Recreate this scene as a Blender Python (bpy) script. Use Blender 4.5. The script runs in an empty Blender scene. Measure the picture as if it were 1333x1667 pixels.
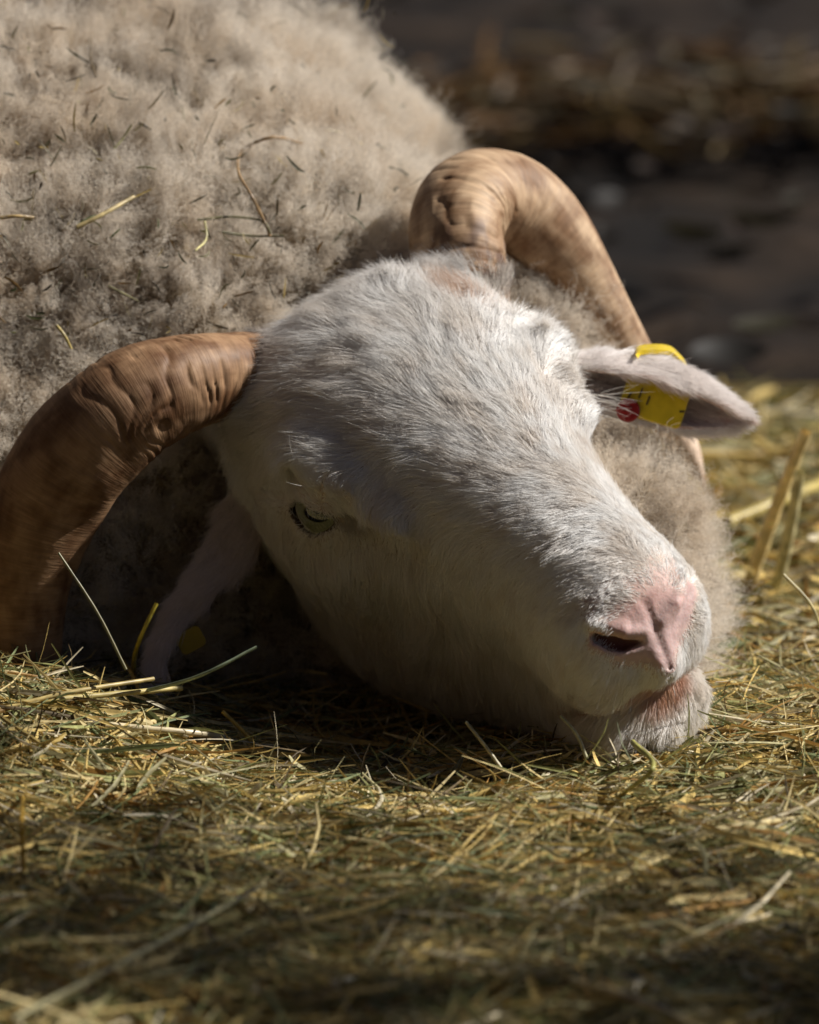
import bpy, math, random
import numpy as np
from mathutils import Vector, Matrix

# ------------------------------------------------------------------ camera, sky, sun, exposure
SC = bpy.context.scene
PITCH = math.radians(11.0)
D = 3.5                       # metres from lens to focus plane
S = 0.00028                   # metres per photo pixel on that plane
TZ = 0.095
ct, st = math.cos(PITCH), math.sin(PITCH)
T = np.array([0.0, 0.0, TZ])
BU = np.array([1.0, 0, 0]); BV = np.array([0, st, ct]); BW = np.array([0, -ct, st])

cam = bpy.data.cameras.new("camera")
camo = bpy.data.objects.new("camera", cam)
SC.collection.objects.link(camo)
camo.location = Vector(T + BW * D)
camo.rotation_euler = (math.pi / 2 - PITCH, 0, 0)
cam.sensor_fit = 'VERTICAL'
cam.sensor_height = 36
cam.sensor_width = 36
cam.lens = 36 * D / (1667 * S)
cam.clip_start = 0.05
cam.clip_end = 200
cam.dof.use_dof = True
cam.dof.focus_distance = D - 0.07
cam.dof.aperture_fstop = cam.lens / 31.0
SC.camera = camo

# direction TO the sun, given in view axes (right, up, towards the camera)
SUN_UVW = np.array([0.75, 0.65, 0.03])
sd = BU * SUN_UVW[0] + BV * SUN_UVW[1] + BW * SUN_UVW[2]
sd /= np.linalg.norm(sd)
sun_el = math.asin(sd[2]); sun_az = math.atan2(sd[0], sd[1])
w = bpy.data.worlds.new("World"); SC.world = w; w.use_nodes = True
nt = w.node_tree
sky = nt.nodes.new("ShaderNodeTexSky"); sky.sky_type = 'NISHITA'; sky.sun_disc = False
sky.sun_elevation = sun_el; sky.sun_rotation = sun_az; sky.air_density = 0.35; sky.dust_density = 0.3
nt.links.new(sky.outputs[0], nt.nodes["Background"].inputs[0])
nt.nodes["Background"].inputs[1].default_value = 0.05
sl = bpy.data.lights.new("sun", 'SUN'); sl.energy = 5.0; sl.angle = math.radians(0.5); sl.color = (1, 0.96, 0.90)
so = bpy.data.objects.new("sun", sl); SC.collection.objects.link(so)
so.rotation_euler = Vector(sd).to_track_quat('Z', 'Y').to_euler()
SC.view_settings.view_transform = 'Standard'; SC.view_settings.look = 'None'
SC.view_settings.exposure = 0.46; SC.view_settings.gamma = 1
SC.cycles.max_bounces = 8; SC.cycles.diffuse_bounces = 4; SC.cycles.glossy_bounces = 3
SC.cycles.transmission_bounces = 6
SC.cycles.use_denoising = True
SC.cycles_curves.shape = 'RIBBONS'

rng = np.random.default_rng(7)

# ------------------------------------------------------------------ helpers
def view2world(p):            # (n,3) view metres -> world
    p = np.atleast_2d(p)
    return T + p[:, :1] * BU + p[:, 1:2] * BV + p[:, 2:3] * BW
def world2view(p):
    q = np.atleast_2d(p) - T
    return np.stack([q @ BU, q @ BV, q @ BW], 1)
def pix2view(px, py, wcm):    # photo pixel plus its own depth (cm towards the camera)
    wm = wcm * 0.01; k = (D - wm) / D * S
    return np.array([(px - 666.5) * k, (833.5 - py) * k, wm])
def view2pix(v):
    k = D / (D - v[:, 2]) / S
    return np.stack([666.5 + v[:, 0] * k, 833.5 - v[:, 1] * k], 1)
def P(px, py, wcm): return view2world(pix2view(px, py, wcm))[0]
def nrm(a): return a / (np.linalg.norm(a, axis=-1, keepdims=True) + 1e-12)

def hash3(ix, iy, iz, s):
    h = (ix.astype(np.int64) * 374761393 + iy.astype(np.int64) * 668265263 + iz.astype(np.int64) * 2147483647 + s * 1274126177) & 0xffffffff
    h = ((h ^ (h >> 13)) * 1274126177) & 0xffffffff
    h = ((h ^ (h >> 16)) * 2246822519) & 0xffffffff
    h = h ^ (h >> 15)
    return (h & 0xffffff).astype(np.float64) / 0xffffff * 2 - 1
def noise(p, s=0):            # value noise, -1..1
    i = np.floor(p); f = p - i; i = i.astype(np.int64); u = f * f * f * (f * (f * 6 - 15) + 10)
    r = 0
    for dx in (0, 1):
        wx = u[:, 0] if dx else 1 - u[:, 0]
        for dy in (0, 1):
            wy = u[:, 1] if dy else 1 - u[:, 1]
            for dz in (0, 1):
                wz = u[:, 2] if dz else 1 - u[:, 2]
                r = r + wx * wy * wz * hash3(i[:, 0] + dx, i[:, 1] + dy, i[:, 2] + dz, s)
    return r
def vnoise(p, s=0): return np.stack([noise(p, s), noise(p + 31.7, s + 1), noise(p + 77.1, s + 2)], 1)

def tag(o, label=None, cat=None, group=None, kind=None):
    if label: o["label"] = label
    if cat: o["category"] = cat
    if group: o["group"] = group
    if kind: o["kind"] = kind
    return o
def link(o, parent=None):
    SC.collection.objects.link(o)
    if parent: o.parent = parent
    return o
def mesh_obj(name, V, F, mat, parent=None, smooth=True, col=None, uv=None, origin=None):
    V = np.asarray(V, dtype=np.float64)
    if origin is not None: V = V - origin
    me = bpy.data.meshes.new(name)
    F = np.asarray(F)
    nf, k = F.shape
    me.vertices.add(len(V)); me.vertices.foreach_set("co", V.astype(np.float32).ravel())
    me.loops.add(nf * k); me.loops.foreach_set("vertex_index", F.astype(np.int32).ravel())
    me.polygons.add(nf); me.polygons.foreach_set("loop_start", np.arange(0, nf * k, k, dtype=np.int32))
    me.update(calc_edges=True)
    me.polygons.foreach_set("use_smooth", np.full(nf, smooth))
    if col is not None:
        a = me.color_attributes.new("col", 'FLOAT_COLOR', 'POINT')
        a.data.foreach_set("color", np.concatenate([col, np.ones((len(V), 1))], 1).astype(np.float32).ravel())
    if uv is not None:
        a = me.attributes.new("suv", 'FLOAT_VECTOR', 'POINT')
        a.data.foreach_set("vector", uv.astype(np.float32).ravel())
    me.validate()
    me.materials.append(mat)
    o = bpy.data.objects.new(name, me)
    if origin is not None and parent is None: o.location = Vector(origin)
    return link(o, parent)
def curves_obj(name, pts, rad, col, mat, parent=None, origin=None):
    """pts (n,k,3), rad (n,k), col (n,3)"""
    n, k, _ = pts.shape
    if origin is not None: pts = pts - origin
    c = bpy.data.hair_curves.new(name)
    c.add_curves([k] * n)
    c.attributes["position"].data.foreach_set("vector", pts.astype(np.float32).ravel())
    ra = c.attributes.get("radius") or c.attributes.new("radius", 'FLOAT', 'POINT')
    ra.data.foreach_set("value", rad.astype(np.float32).ravel())
    ca = c.attributes.new("col", 'FLOAT_COLOR', 'CURVE')
    ca.data.foreach_set("color", np.concatenate([col, np.ones((n, 1))], 1).astype(np.float32).ravel())
    c.materials.append(mat)
    o = bpy.data.objects.new(name, c)
    if origin is not None and parent is None: o.location = Vector(origin)
    return link(o, parent)

# ------------------------------------------------------------------ materials
def mat_new(name):
    m = bpy.data.materials.new(name); m.use_nodes = True
    t = m.node_tree; t.nodes.clear()
    out = t.nodes.new("ShaderNodeOutputMaterial")
    return m, t, out
def node(t, typ, **kw):
    n = t.nodes.new(typ)
    for k, v in kw.items():
        if k.startswith("i_"): n.inputs[k[2:].replace("_", " ")].default_value = v
        else: setattr(n, k, v)
    return n
def attr_mat(name, rough=0.7, spec=0.3, trans=0.0, coat=0.0, bump=None, noise_amt=0.25, noise_scale=300, sss=0.0):
    m, t, out = mat_new(name)
    a = node(t, "ShaderNodeAttribute", attribute_name="col")
    tc = node(t, "ShaderNodeTexCoord")
    nz = node(t, "ShaderNodeTexNoise"); nz.inputs["Scale"].default_value = noise_scale; nz.inputs["Detail"].default_value = 3
    t.links.new(tc.outputs["Object"], nz.inputs["Vector"])
    mr = node(t, "ShaderNodeMapRange"); mr.inputs["From Min"].default_value = 0.3; mr.inputs["From Max"].default_value = 0.7
    mr.inputs["To Min"].default_value = 1 - noise_amt; mr.inputs["To Max"].default_value = 1 + noise_amt * 0.6
    t.links.new(nz.outputs["Fac"], mr.inputs["Value"])
    mx = node(t, "ShaderNodeVectorMath", operation='SCALE')
    t.links.new(a.outputs["Color"], mx.inputs[0]); t.links.new(mr.outputs[0], mx.inputs["Scale"])
    b = node(t, "ShaderNodeBsdfPrincipled")
    b.inputs["Roughness"].default_value = rough; b.inputs["Specular IOR Level"].default_value = spec
    b.inputs["Coat Weight"].default_value = coat
    if sss:
        b.inputs["Subsurface Weight"].default_value = sss; b.inputs["Subsurface Radius"].default_value = (1, .35, .2)
        b.inputs["Subsurface Scale"].default_value = 0.004
    t.links.new(mx.outputs[0], b.inputs["Base Color"])
    if bump:
        n2 = node(t, "ShaderNodeTexNoise"); n2.inputs["Scale"].default_value = bump[0]; n2.inputs["Detail"].default_value = 5
        t.links.new(tc.outputs["Object"], n2.inputs["Vector"])
        bp = node(t, "ShaderNodeBump"); bp.inputs["Distance"].default_value = bump[1]; bp.inputs["Strength"].default_value = 1
        t.links.new(n2.outputs["Fac"], bp.inputs["Height"]); t.links.new(bp.outputs[0], b.inputs["Normal"])
    last = b
    if trans:
        tr = node(t, "ShaderNodeBsdfTranslucent"); t.links.new(mx.outputs[0], tr.inputs["Color"])
        ms = node(t, "ShaderNodeMixShader"); ms.inputs[0].default_value = trans
        t.links.new(b.outputs[0], ms.inputs[1]); t.links.new(tr.outputs[0], ms.inputs[2]); last = ms
    t.links.new(last.outputs[0], out.inputs[0])
    return m
def hair_mat(name, sheen=0.15, trans=0.35, rough=0.35):
    m, t, out = mat_new(name)
    a = node(t, "ShaderNodeAttribute", attribute_name="col")
    d = node(t, "ShaderNodeBsdfDiffuse"); tr = node(t, "ShaderNodeBsdfTranslucent")
    t.links.new(a.outputs["Color"], d.inputs["Color"]); t.links.new(a.outputs["Color"], tr.inputs["Color"])
    m1 = node(t, "ShaderNodeMixShader"); m1.inputs[0].default_value = trans
    t.links.new(d.outputs[0], m1.inputs[1]); t.links.new(tr.outputs[0], m1.inputs[2])
    h = node(t, "ShaderNodeBsdfHair"); h.component = 'Reflection'
    h.inputs["Color"].default_value = (1, 1, 1, 1); h.inputs["RoughnessU"].default_value = rough; h.inputs["RoughnessV"].default_value = 0.6
    m2 = node(t, "ShaderNodeMixShader"); m2.inputs[0].default_value = sheen
    t.links.new(m1.outputs[0], m2.inputs[1]); t.links.new(h.outputs[0], m2.inputs[2])
    t.links.new(m2.outputs[0], out.inputs[0])
    return m

M_HAIR = hair_mat("white_hair", 0.24, 0.36)
M_WOOL = hair_mat("wool_fibre", 0.06, 0.45, 0.5)
M_SKIN = attr_mat("skin", 0.55, 0.35, bump=(420, 0.00035), noise_amt=0.14, noise_scale=250, sss=0.25)
M_WOOLBASE = attr_mat("matted_wool", 0.95, 0.05, noise_amt=0.35, noise_scale=120)
M_EYE = attr_mat("eye_wet", 0.06, 0.6, coat=1.0, noise_amt=0.3, noise_scale=900)
M_HAY = attr_mat("dry_hay", 0.6, 0.25, trans=0.22, noise_amt=0.4, noise_scale=260)
M_STRAW = attr_mat("straw_stalk", 0.38, 0.5, trans=0.08, noise_amt=0.35, noise_scale=180)
M_TAG = attr_mat("yellow_plastic", 0.35, 0.5, noise_amt=0.12, noise_scale=150, trans=0.12)

# ------------------------------------------------------------------ implicit surfaces
def smin(a, b, k):
    h = np.clip(0.5 + 0.5 * (b - a) / k, 0, 1)
    return b * (1 - h) + a * h - k * h * (1 - h)
def smax(a, b, k): return -smin(-a, -b, k)
def ell(p, c, r):
    q = (p - np.array(c)); r = np.array(r)
    k0 = np.linalg.norm(q / r, axis=1); k1 = np.linalg.norm(q / (r * r), axis=1) + 1e-9
    return k0 * (k0 - 1) / k1
def cap(p, a, b, r1, r2):
    a = np.array(a, float); b = np.array(b, float); ab = b - a
    h = np.clip(((p - a) @ ab) / (ab @ ab), 0, 1)
    return np.linalg.norm(p - a - h[:, None] * ab, axis=1) - (r1 + (r2 - r1) * h)
def poly(p, pts, rs):
    r = None
    for i in range(len(pts) - 1):
        d = cap(p, pts[i], pts[i + 1], rs[i], rs[i + 1]); r = d if r is None else np.minimum(r, d)
    return r
def spline(keys, vals):       # Catmull-Rom table -> function of the key
    keys = np.array(keys, float); vals = np.array(vals, float)
    m = np.gradient(vals, keys)
    def f(x):
        x = np.clip(x, keys[0], keys[-1]); i = np.clip(np.searchsorted(keys, x) - 1, 0, len(keys) - 2)
        h = keys[i + 1] - keys[i]; u = (x - keys[i]) / h
        return ((2*u**3 - 3*u**2 + 1) * vals[i] + (u**3 - 2*u**2 + u) * h * m[i] + (-2*u**3 + 3*u**2) * vals[i+1] + (u**3 - u**2) * h * m[i+1])
    return f
def surface_nets(func, lo, hi, h, newton=3):
    ax = [np.arange(lo[i], hi[i] + h, h) for i in range(3)]
    n = [len(a) for a in ax]
    f = np.empty(n)
    YZ = np.stack(np.meshgrid(ax[1], ax[2], indexing='ij'), -1).reshape(-1, 2)
    step = 8
    for i in range(0, n[0], step):
        xs = ax[0][i:i + step]
        p = np.concatenate([np.repeat(xs, len(YZ))[:, None], np.tile(YZ, (len(xs), 1))], 1)
        f[i:i + step] = func(p).reshape(len(xs), n[1], n[2])
    s = f < 0
    acc = np.zeros([n[0]-1, n[1]-1, n[2]-1, 3]); cnt = np.zeros([n[0]-1, n[1]-1, n[2]-1])
    G = np.array([0, 1])
    for axis in range(3):
        o1, o2 = [a for a in range(3) if a != axis]
        for d1 in (0, 1):
            for d2 in (0, 1):
                sa = [None]*3; sb = [None]*3
                sa[axis] = slice(0, n[axis]-1); sb[axis] = slice(1, n[axis])
                sa[o1] = sb[o1] = slice(d1, n[o1]-1+d1); sa[o2] = sb[o2] = slice(d2, n[o2]-1+d2)
                fa = f[tuple(sa)]; fb = f[tuple(sb)]; x = (fa < 0) != (fb < 0)
                t = np.where(x, fa / np.where(x, fa - fb, 1), 0)
                acc[..., axis] += np.where(x, t, 0); acc[..., o1] += x * d1; acc[..., o2] += x * d2; cnt += x
    m = cnt > 0
    idx = -np.ones(m.shape, int); idx[m] = np.arange(m.sum())
    ijk = np.argwhere(m)
    V = np.array(lo) + (ijk + acc[m] / cnt[m][:, None]) * h
    F = []
    for axis in range(3):
        o1, o2 = (axis + 1) % 3, (axis + 2) % 3
        sa = [slice(None)]*3; sb = [slice(None)]*3; sa[axis] = slice(0, -1); sb[axis] = slice(1, None)
        x = s[tuple(sa)] != s[tuple(sb)]
        e = np.argwhere(x); neg = s[tuple(sa)][x]
        ok = (e[:, o1] > 0) & (e[:, o2] > 0) & (e[:, o1] < n[o1]-1) & (e[:, o2] < n[o2]-1)
        e = e[ok]; neg = neg[ok]
        def ix(a, b):
            q = e.copy(); q[:, o1] -= a; q[:, o2] -= b; return idx[q[:, 0], q[:, 1], q[:, 2]]
        q = np.stack([ix(0, 0), ix(1, 0), ix(1, 1), ix(0, 1)], 1)
        q[~neg] = q[~neg][:, ::-1]
        F.append(q)
    F = np.concatenate(F); F = F[(F >= 0).all(1)]
    for _ in range(newton):
        g = grad(func, V, h * 0.3); fv = func(V)
        g2 = (g * g).sum(1) + 1e-6
        dlt = -(fv / g2)[:, None] * g
        L = np.linalg.norm(dlt, axis=1, keepdims=True); dlt *= np.minimum(1, h * 0.5 / (L + 1e-9))
        V = V + dlt
    return V, F
def grad(func, V, e):
    g = np.empty_like(V)
    for a in range(3):
        d = np.zeros(3); d[a] = e
        g[:, a] = (func(V + d) - func(V - d)) / (2 * e)
    return g

# ------------------------------------------------------------------ head frame (cm)
EX = np.array([-.821, -.430, .375]); EY = np.array([.56, -.48, .675])
EX /= np.linalg.norm(EX); EY -= EX * (EX @ EY); EY /= np.linalg.norm(EY); EZ = np.cross(EX, EY)
HO = pix2view(725, 730, 0)
HR = np.stack([EX, EY, EZ], 0)
def head2view(p):
    p = np.array(np.atleast_2d(p), float); p[:, 0] += .04 * np.maximum(p[:, 1], 0)      # the muzzle is turned a little to one side
    return HO + (p * 0.01) @ HR
def head2world(p): return view2world(head2view(p))
def view2head(v): return (v - HO) @ HR.T * 100
def head2pix(p): return view2pix(head2view(p))

U_Y = [-12.5, -11, -9, -7.3, -4, 0, 4, 8, 12, 14.6, 16.0, 17.1, 17.8]
u_hw = spline(U_Y, [2.5, 4.2, 5.9, 6.8, 7.2, 6.5, 5.1, 4.2, 3.75, 3.75, 3.55, 2.7, 1.1])
u_top = spline(U_Y, [-1., .6, 2.8, 4.3, 4.9, 4.6, 4.0, 3.7, 3.4, 3.1, 2.7, 1.8, 0.4])
u_bot = spline(U_Y, [-3, -6, -7.5, -8.3, -9.5, -9.5, -7.8, -5.8, -4.6, -3.8, -3.2, -2.8, -2.0])
u_zc = spline(U_Y, [-2, -1.5, -1.2, -1.2, -1.3, -1.3, -1.0, -1.0, -.9, -.8, -.7, -.7, -1])
J_Y = [-9, -7, -4, -1, 3, 7, 11, 13.6, 15.7, 16.7, 17.3]
j_hw = spline(J_Y, [2.0, 4.6, 6.1, 6.2, 5.0, 3.7, 3.0, 2.9, 2.9, 2.3, 0.8])
j_bot = spline(J_Y, [-7, -10, -12.2, -13.2, -12.7, -11.2, -9.2, -8.3, -7.9, -7.1, -6.0])
j_top = spline(J_Y, [-3, -3, -3, -3, -3, -3, -3.2, -3.6, -4.0, -4.2, -4.8])
def loft(p, Y, hw, top, bot, zc, pw=2.3):
    y = np.clip(p[:, 1], Y[0], Y[-1])
    W = np.maximum(hw(y), .1); z0 = zc(y); ht = np.maximum(top(y) - z0, .1); hb = np.maximum(z0 - bot(y), .1)
    dz = p[:, 2] - z0; H = np.where(dz > 0, ht, hb)
    q = ((np.abs(p[:, 0]) / W) ** pw + (np.abs(dz) / H) ** pw) ** (1 / pw)
    return (q - 1) * np.minimum(W, H) * 0.9 + np.abs(p[:, 1] - y)
def mir(p):
    q = p.copy(); q[:, 0] = np.abs(q[:, 0]); return q
EYE_C = np.array([5.74, -0.82, -0.46]); EYE_R = 1.74
SLIT = [(6.9, -2.2, -.95), (7.4, -0.7, -.52), (6.8, 1.1, .0)]
def head_core(p):
    a = loft(p, U_Y, u_hw, u_top, u_bot, u_zc, 2.25)
    b = loft(p, J_Y, j_hw, j_top, j_bot, lambda y: (j_top(y) + j_bot(y)) / 2 + 0.6, 2.3)
    f = smin(a, b, 1.6)
    q = mir(p)
    f = smin(f, ell(q, (5.7, -0.9, 1.9), (1.4, 2.3, .8)), 1.0)          # brow ridge
    f = smin(f, ell(q, (5.0, 2.6, 1.3), (.9, 2.0, .6)), 1.2)            # front of the brow
    f = smin(f, ell(q, (5.4, -2.4, -3.2), (1.9, 4.2, 2.2)), 1.8)         # cheek bone
    f = smin(f, ell(q, (4.9, -6.8, 1.2), (2.0, 1.8, 1.9)), 1.0)          # horn root
    f = smin(f, ell(q, (1.6, 15.0, -1.9), (1.75, 2.1, 1.3)), .8)         # upper lip
    f = smin(f, ell(p, (0, 15.3, -5.3), (2.7, 1.8, 2.4)), .7)            # chin
    f = smax(f, -ell(q, (5.6, 4.3, -.6), (1.0, 1.9, .7)), 1.4)          # tear hollow
    return f
def surfY(x, z, y0=22.0):     # front surface of the core
    p = np.array([[x, y0, z]], float)
    for _ in range(60):
        p[0, 1] -= head_core(p)[0] * 0.8
    return p[0].copy()
def surfX(y, z, x0=11.0):
    p = np.array([[x0, y, z]], float)
    for _ in range(60):
        p[0, 0] -= head_core(p)[0] * 0.8
    return p[0].copy()
NOS = [surfY(.8, .55), surfY(1.5, .72), surfY(2.5, 1.2), surfX(15.5, 1.3)]
NOSC = [NOS[0] + [0, -.10, 0], NOS[1] + [0, -.28, -.1], surfY(2.0, .96) + [-.08, -.28, -.12], NOS[2] + [-.15, -.32, -.12], NOS[3] + [-.45, -.2, -.1]]
NOSW = [surfY(.45, 1.0), surfY(1.4, 1.35), surfY(2.4, 1.8)]
PHIL = [surfY(0, z) for z in (2.0, 1.2, .4, -.5, -1.4)]
MOUTH = [surfY(x, z) for x, z in ((0, -2.45), (1.0, -2.7), (1.9, -3.1))] + [surfX(y, z) for y, z in ((15.2, -3.9), (14.2, -4.6), (13.0, -5.2))]
ALAR = [surfY(.2, .9), surfY(.55, 1.6), surfY(.75, 2.3)]
def head_f(p):
    f = head_core(p)
    m = np.abs(p[:, 1] - 5) < 100
    q = mir(p)
    f = smin(f, np.linalg.norm(q - (EYE_C + [-.12, -.03, .03]), axis=1) - (EYE_R + .22), .7)   # lids over the ball
    f = smax(f, -poly(q, SLIT, [.12, .88, .12]), .2)
    f = smax(f, -poly(q, [(6.5, 1.2, .05), (5.4, 4.3, .5)], [.26, .26]), .5)
    f = smin(f, poly(q, NOSW, [.03, .27, .14]), .5)
    f = np.where(p[:, 0] > -.15, smax(f, -poly(q, NOSC[:4], [.10, .34, .40, .30]), .3), smax(f, -poly(q, NOS[:3], [.03, .06, .05]), .4))
    f = smax(f, -poly(q, PHIL, [.02, .04, .055, .05, .06]), .42)
    f = smax(f, -poly(q, MOUTH, [.16, .18, .16, .14, .12, .04]), .35)
    return f
HV, HF = surface_nets(head_f, (-9, -13.5, -15), (9, 19.5, 8), 0.15)
HN = nrm(grad(head_f, HV, .08))
HVw = head2world(HV); HNv = HN @ HR

def blob(p, c, r, soft=.5):   # 1 inside an ellipsoid region
    d = np.linalg.norm((p - np.array(c)) / np.array(r), axis=1)
    return np.clip((1 + soft / 2 - d) / soft, 0, 1)
def pad_mask(p):              # bare pink nose leather
    q = mir(p)
    n1 = .35 * noise(p * 1.6, 5)
    front = (q[:, 1] > 15.3)
    top = 2.7 - .35 * q[:, 0] ** 2 * .3
    d = np.minimum.reduce([2.35 + n1 - q[:, 0], top + n1 - p[:, 2], p[:, 2] + 1.25 - .55 * q[:, 0] + n1 * .5])
    m = np.clip(d / 1.0 + .3, 0, 1) * front
    rim = np.clip(1.25 - poly(q, NOS[:3], [.2, .32, .3]) / .3, 0, 1) * (p[:, 1] > 14)
    return np.maximum(m, rim)
def mouth_mask(p):
    return np.clip(1.2 - poly(mir(p), MOUTH, [.62, .62, .30, .12, .08, .08]) / .3, 0, 1)
def skin_color(p):
    c = np.tile(np.array([.50, .40, .33]), (len(p), 1))
    pm = pad_mask(p)[:, None]; c = c * (1 - pm) + (np.array([.56, .385, .355]) * (1 + .12 * noise(p / .35, 6)[:, None]) * (1 - .25 * np.clip(p[:, 2:3] - 1.2, 0, 1) * np.array([.2, .7, .9]))) * pm
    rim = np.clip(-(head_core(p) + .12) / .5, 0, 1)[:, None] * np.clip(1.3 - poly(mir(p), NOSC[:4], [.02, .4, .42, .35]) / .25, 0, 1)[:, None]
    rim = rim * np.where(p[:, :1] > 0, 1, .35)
    c = c * (1 - rim) + np.array([.15, .055, .05]) * rim  # nostril hollow: its inner shade is put into the skin colour
    mm = np.maximum(mouth_mask(p), blob(p, (-.8, 17.0, -3.1), (1.6, 1.4, .75), .6))[:, None]; c = c * (1 - mm) + np.array([.40, .15, .06]) * mm
    em = np.clip(1.2 - poly(mir(p), SLIT, [.2, .86, .2]) / .22, 0, 1)[:, None]; c = c * (1 - em) + np.array([.08, .055, .04]) * em
    return c

# ------------------------------------------------------------------ ram
ROOT = np.array([P(250, 700, -20)[0], P(250, 700, -20)[1], 0.0])
ram = bpy.data.objects.new("ram", None); link(ram); ram.location = Vector(ROOT)
tag(ram, "white faced ram with two curled horns and cream fleece resting its head on the hay", "ram")

# fleece volume, view cm
def vcm(px, py, wc): return pix2view(px, py, wc) * 100
BODY = [ (vcm(-60, 480, -34), (24.6, 17.4, 23)), (vcm(500, 600, -17.5), (10.5, 8.5, 7.5)), (vcm(-60, 570, -19), (23, 14, 14)), (vcm(915, 990, -8), (6.5, 8.0, 6.0)),
         (vcm(850, 650, -14), (4.0, 4.2, 3.6)), (vcm(330, 1000, -14.5), (12, 9, 8)), (vcm(-150, 950, -14), (14, 11, 11)),
         (vcm(-900, 500, -55), (30, 20, 24)) ]
def fleece_core(p):
    f = None
    for c, r in BODY:
        e = ell(p, c, r); f = e if f is None else smin(f, e, 4.5)
    return f
def fleece_f(p):
    f = fleece_core(p)
    near = np.abs(f) < 4
    if near.any():
        q = p[near]
        n1 = noise(q / 4.2, 11); n2 = noise(q / 1.9 + 5, 12); n3 = noise(q / .9, 13)
        f[near] -= .8 * n1 + .75 * (1 - 2.4 * np.abs(n2)) + .4 * n3
    return f
FV, FF = surface_nets(fleece_f, (-62, -19, -80), (22, 24, 4), 0.55, newton=1)
FN = nrm(grad(fleece_f, FV, .25))
FVw = view2world(FV * .01)
nH = len(HVw)
colb = np.concatenate([skin_color(HV), np.tile([.30, .24, .17], (len(FVw), 1))])
# body = head and trunk; legs folded under it
body = mesh_obj("body", np.concatenate([HVw, FVw]), np.concatenate([HF, FF + nH]), M_SKIN, ram, col=colb, origin=ROOT)
body.data.materials.append(M_WOOLBASE)
mi = np.zeros(len(body.data.polygons), np.int32)
vi = np.empty(len(body.data.loops), np.int32); body.data.loops.foreach_get("vertex_index", vi)
mi[vi.reshape(-1, 4)[:, 0] >= nH] = 1
body.data.polygons.foreach_set("material_index", mi)

def sample_tris(V, F, N, n, wt=None):
    tri = np.concatenate([F[:, [0, 1, 2]], F[:, [0, 2, 3]]])
    a, b, c = V[tri[:, 0]], V[tri[:, 1]], V[tri[:, 2]]
    ar = np.linalg.norm(np.cross(b - a, c - a), axis=1)
    if wt is not None: ar = ar * wt[tri].mean(1)
    i = rng.choice(len(tri), n, p=ar / ar.sum())
    r1 = np.sqrt(rng.random(n)); r2 = rng.random(n)
    bc = np.stack([1 - r1, r1 * (1 - r2), r1 * r2], 1)
    g = lambda A: (A[tri[i]] * bc[:, :, None]).sum(1)
    return g(V), nrm(g(N))

# --- face hair
CT = np.array([  # px, py, dx, dy(down), length cm, lift
 (700,445,0,-1,1.7,.7),(640,455,-.3,-1,1.7,.7),(570,490,-.7,-.7,1.7,.5),(480,550,-1,0,2.0,.35),(440,640,-1,.15,1.9,.35),
 (420,730,-.7,.6,1.7,.35),(560,620,-1,-.12,1.5,.3),(650,570,-.75,-.65,1.5,.35),(730,540,-.12,-1,1.5,.35),(740,640,-.5,-.85,1.3,.3),
 (650,700,-.95,-.25,1.3,.25),(540,720,-1,.1,1.4,.28),(760,740,-.8,-.5,1.1,.25),(800,700,-.6,-.8,1.0,.25),(850,580,.1,-1,1.2,.3),
 (800,480,.25,-.95,1.6,.5),(880,520,.6,-.8,1.3,.45),(930,600,.8,-.4,1.0,.4),(900,700,.1,-.9,.9,.25),(970,690,.6,-.6,.8,.3),
 (1030,800,.15,-.8,.65,.2),(870,800,-.9,-.1,.85,.25),(800,820,-.9,.2,1.0,.25),(700,800,-.95,.2,1.1,.25),(620,775,-.5,.8,.9,.3),(660,815,-.6,.7,.9,.25),
 (930,890,-.8,.5,.7,.3),(1000,930,-.8,.1,.5,.25),(1090,900,.05,-.8,.4,.2),(1050,905,-.25,-.6,.45,.2),(1150,1000,.8,.2,.5,.35),(960,850,-.7,.2,.7,.25),
 (600,822,.2,.9,.7,.4),(645,852,.2,.95,.7,.45),(550,805,.5,.2,.5,.35),(500,805,-.2,-.3,.45,.35),(470,805,-.8,-.2,.5,.3),(450,850,-.6,.7,.9,.3),
 (560,900,-.05,1,.9,.25),(650,930,-.1,1,1.1,.25),(740,930,-.4,.9,1.1,.25),(820,930,-.6,.7,.9,.25),(900,990,-.6,.7,.8,.25),
 (520,980,-.3,.95,1.2,.3),(620,1060,-.2,1,1.3,.3),(750,1050,-.3,1,1.2,.25),(850,1080,-.4,.9,1.0,.25),(700,1160,-.3,1,1.3,.3),
 (960,1080,-.6,.8,.8,.3),(1030,1095,-.35,.9,.8,.45),(1100,1095,.1,1,.6,.45),(1145,1070,.6,.8,.6,.4),(1000,1180,-.4,.9,1.0,.35),
 (1090,1180,0,1,1.0,.4),(1150,1150,.4,.9,.8,.4)], float)
def ctrl(pix):
    d2 = ((pix[:, None, :] - CT[None, :, :2]) ** 2).sum(2)
    wg = 1 / (d2 + 600) ** 2; wg /= wg.sum(1, keepdims=True)
    return wg @ CT[:, 2:]
wt = np.ones(len(HV)) * (.25 + .75 * np.clip((HNv[:, 2] + .45) / .5, 0, 1))
wt *= np.clip(1 - 1.15 * pad_mask(HV), 0, 1) ** 1.5
wt *= 1 - .85 * mouth_mask(HV)
wt *= np.clip((poly(mir(HV), SLIT, [.15, .80, .15]) - .0) / .15, 0.0, 1)
wt *= np.where(HV[:, 1] > 12, 1.8, 1.0)
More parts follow.
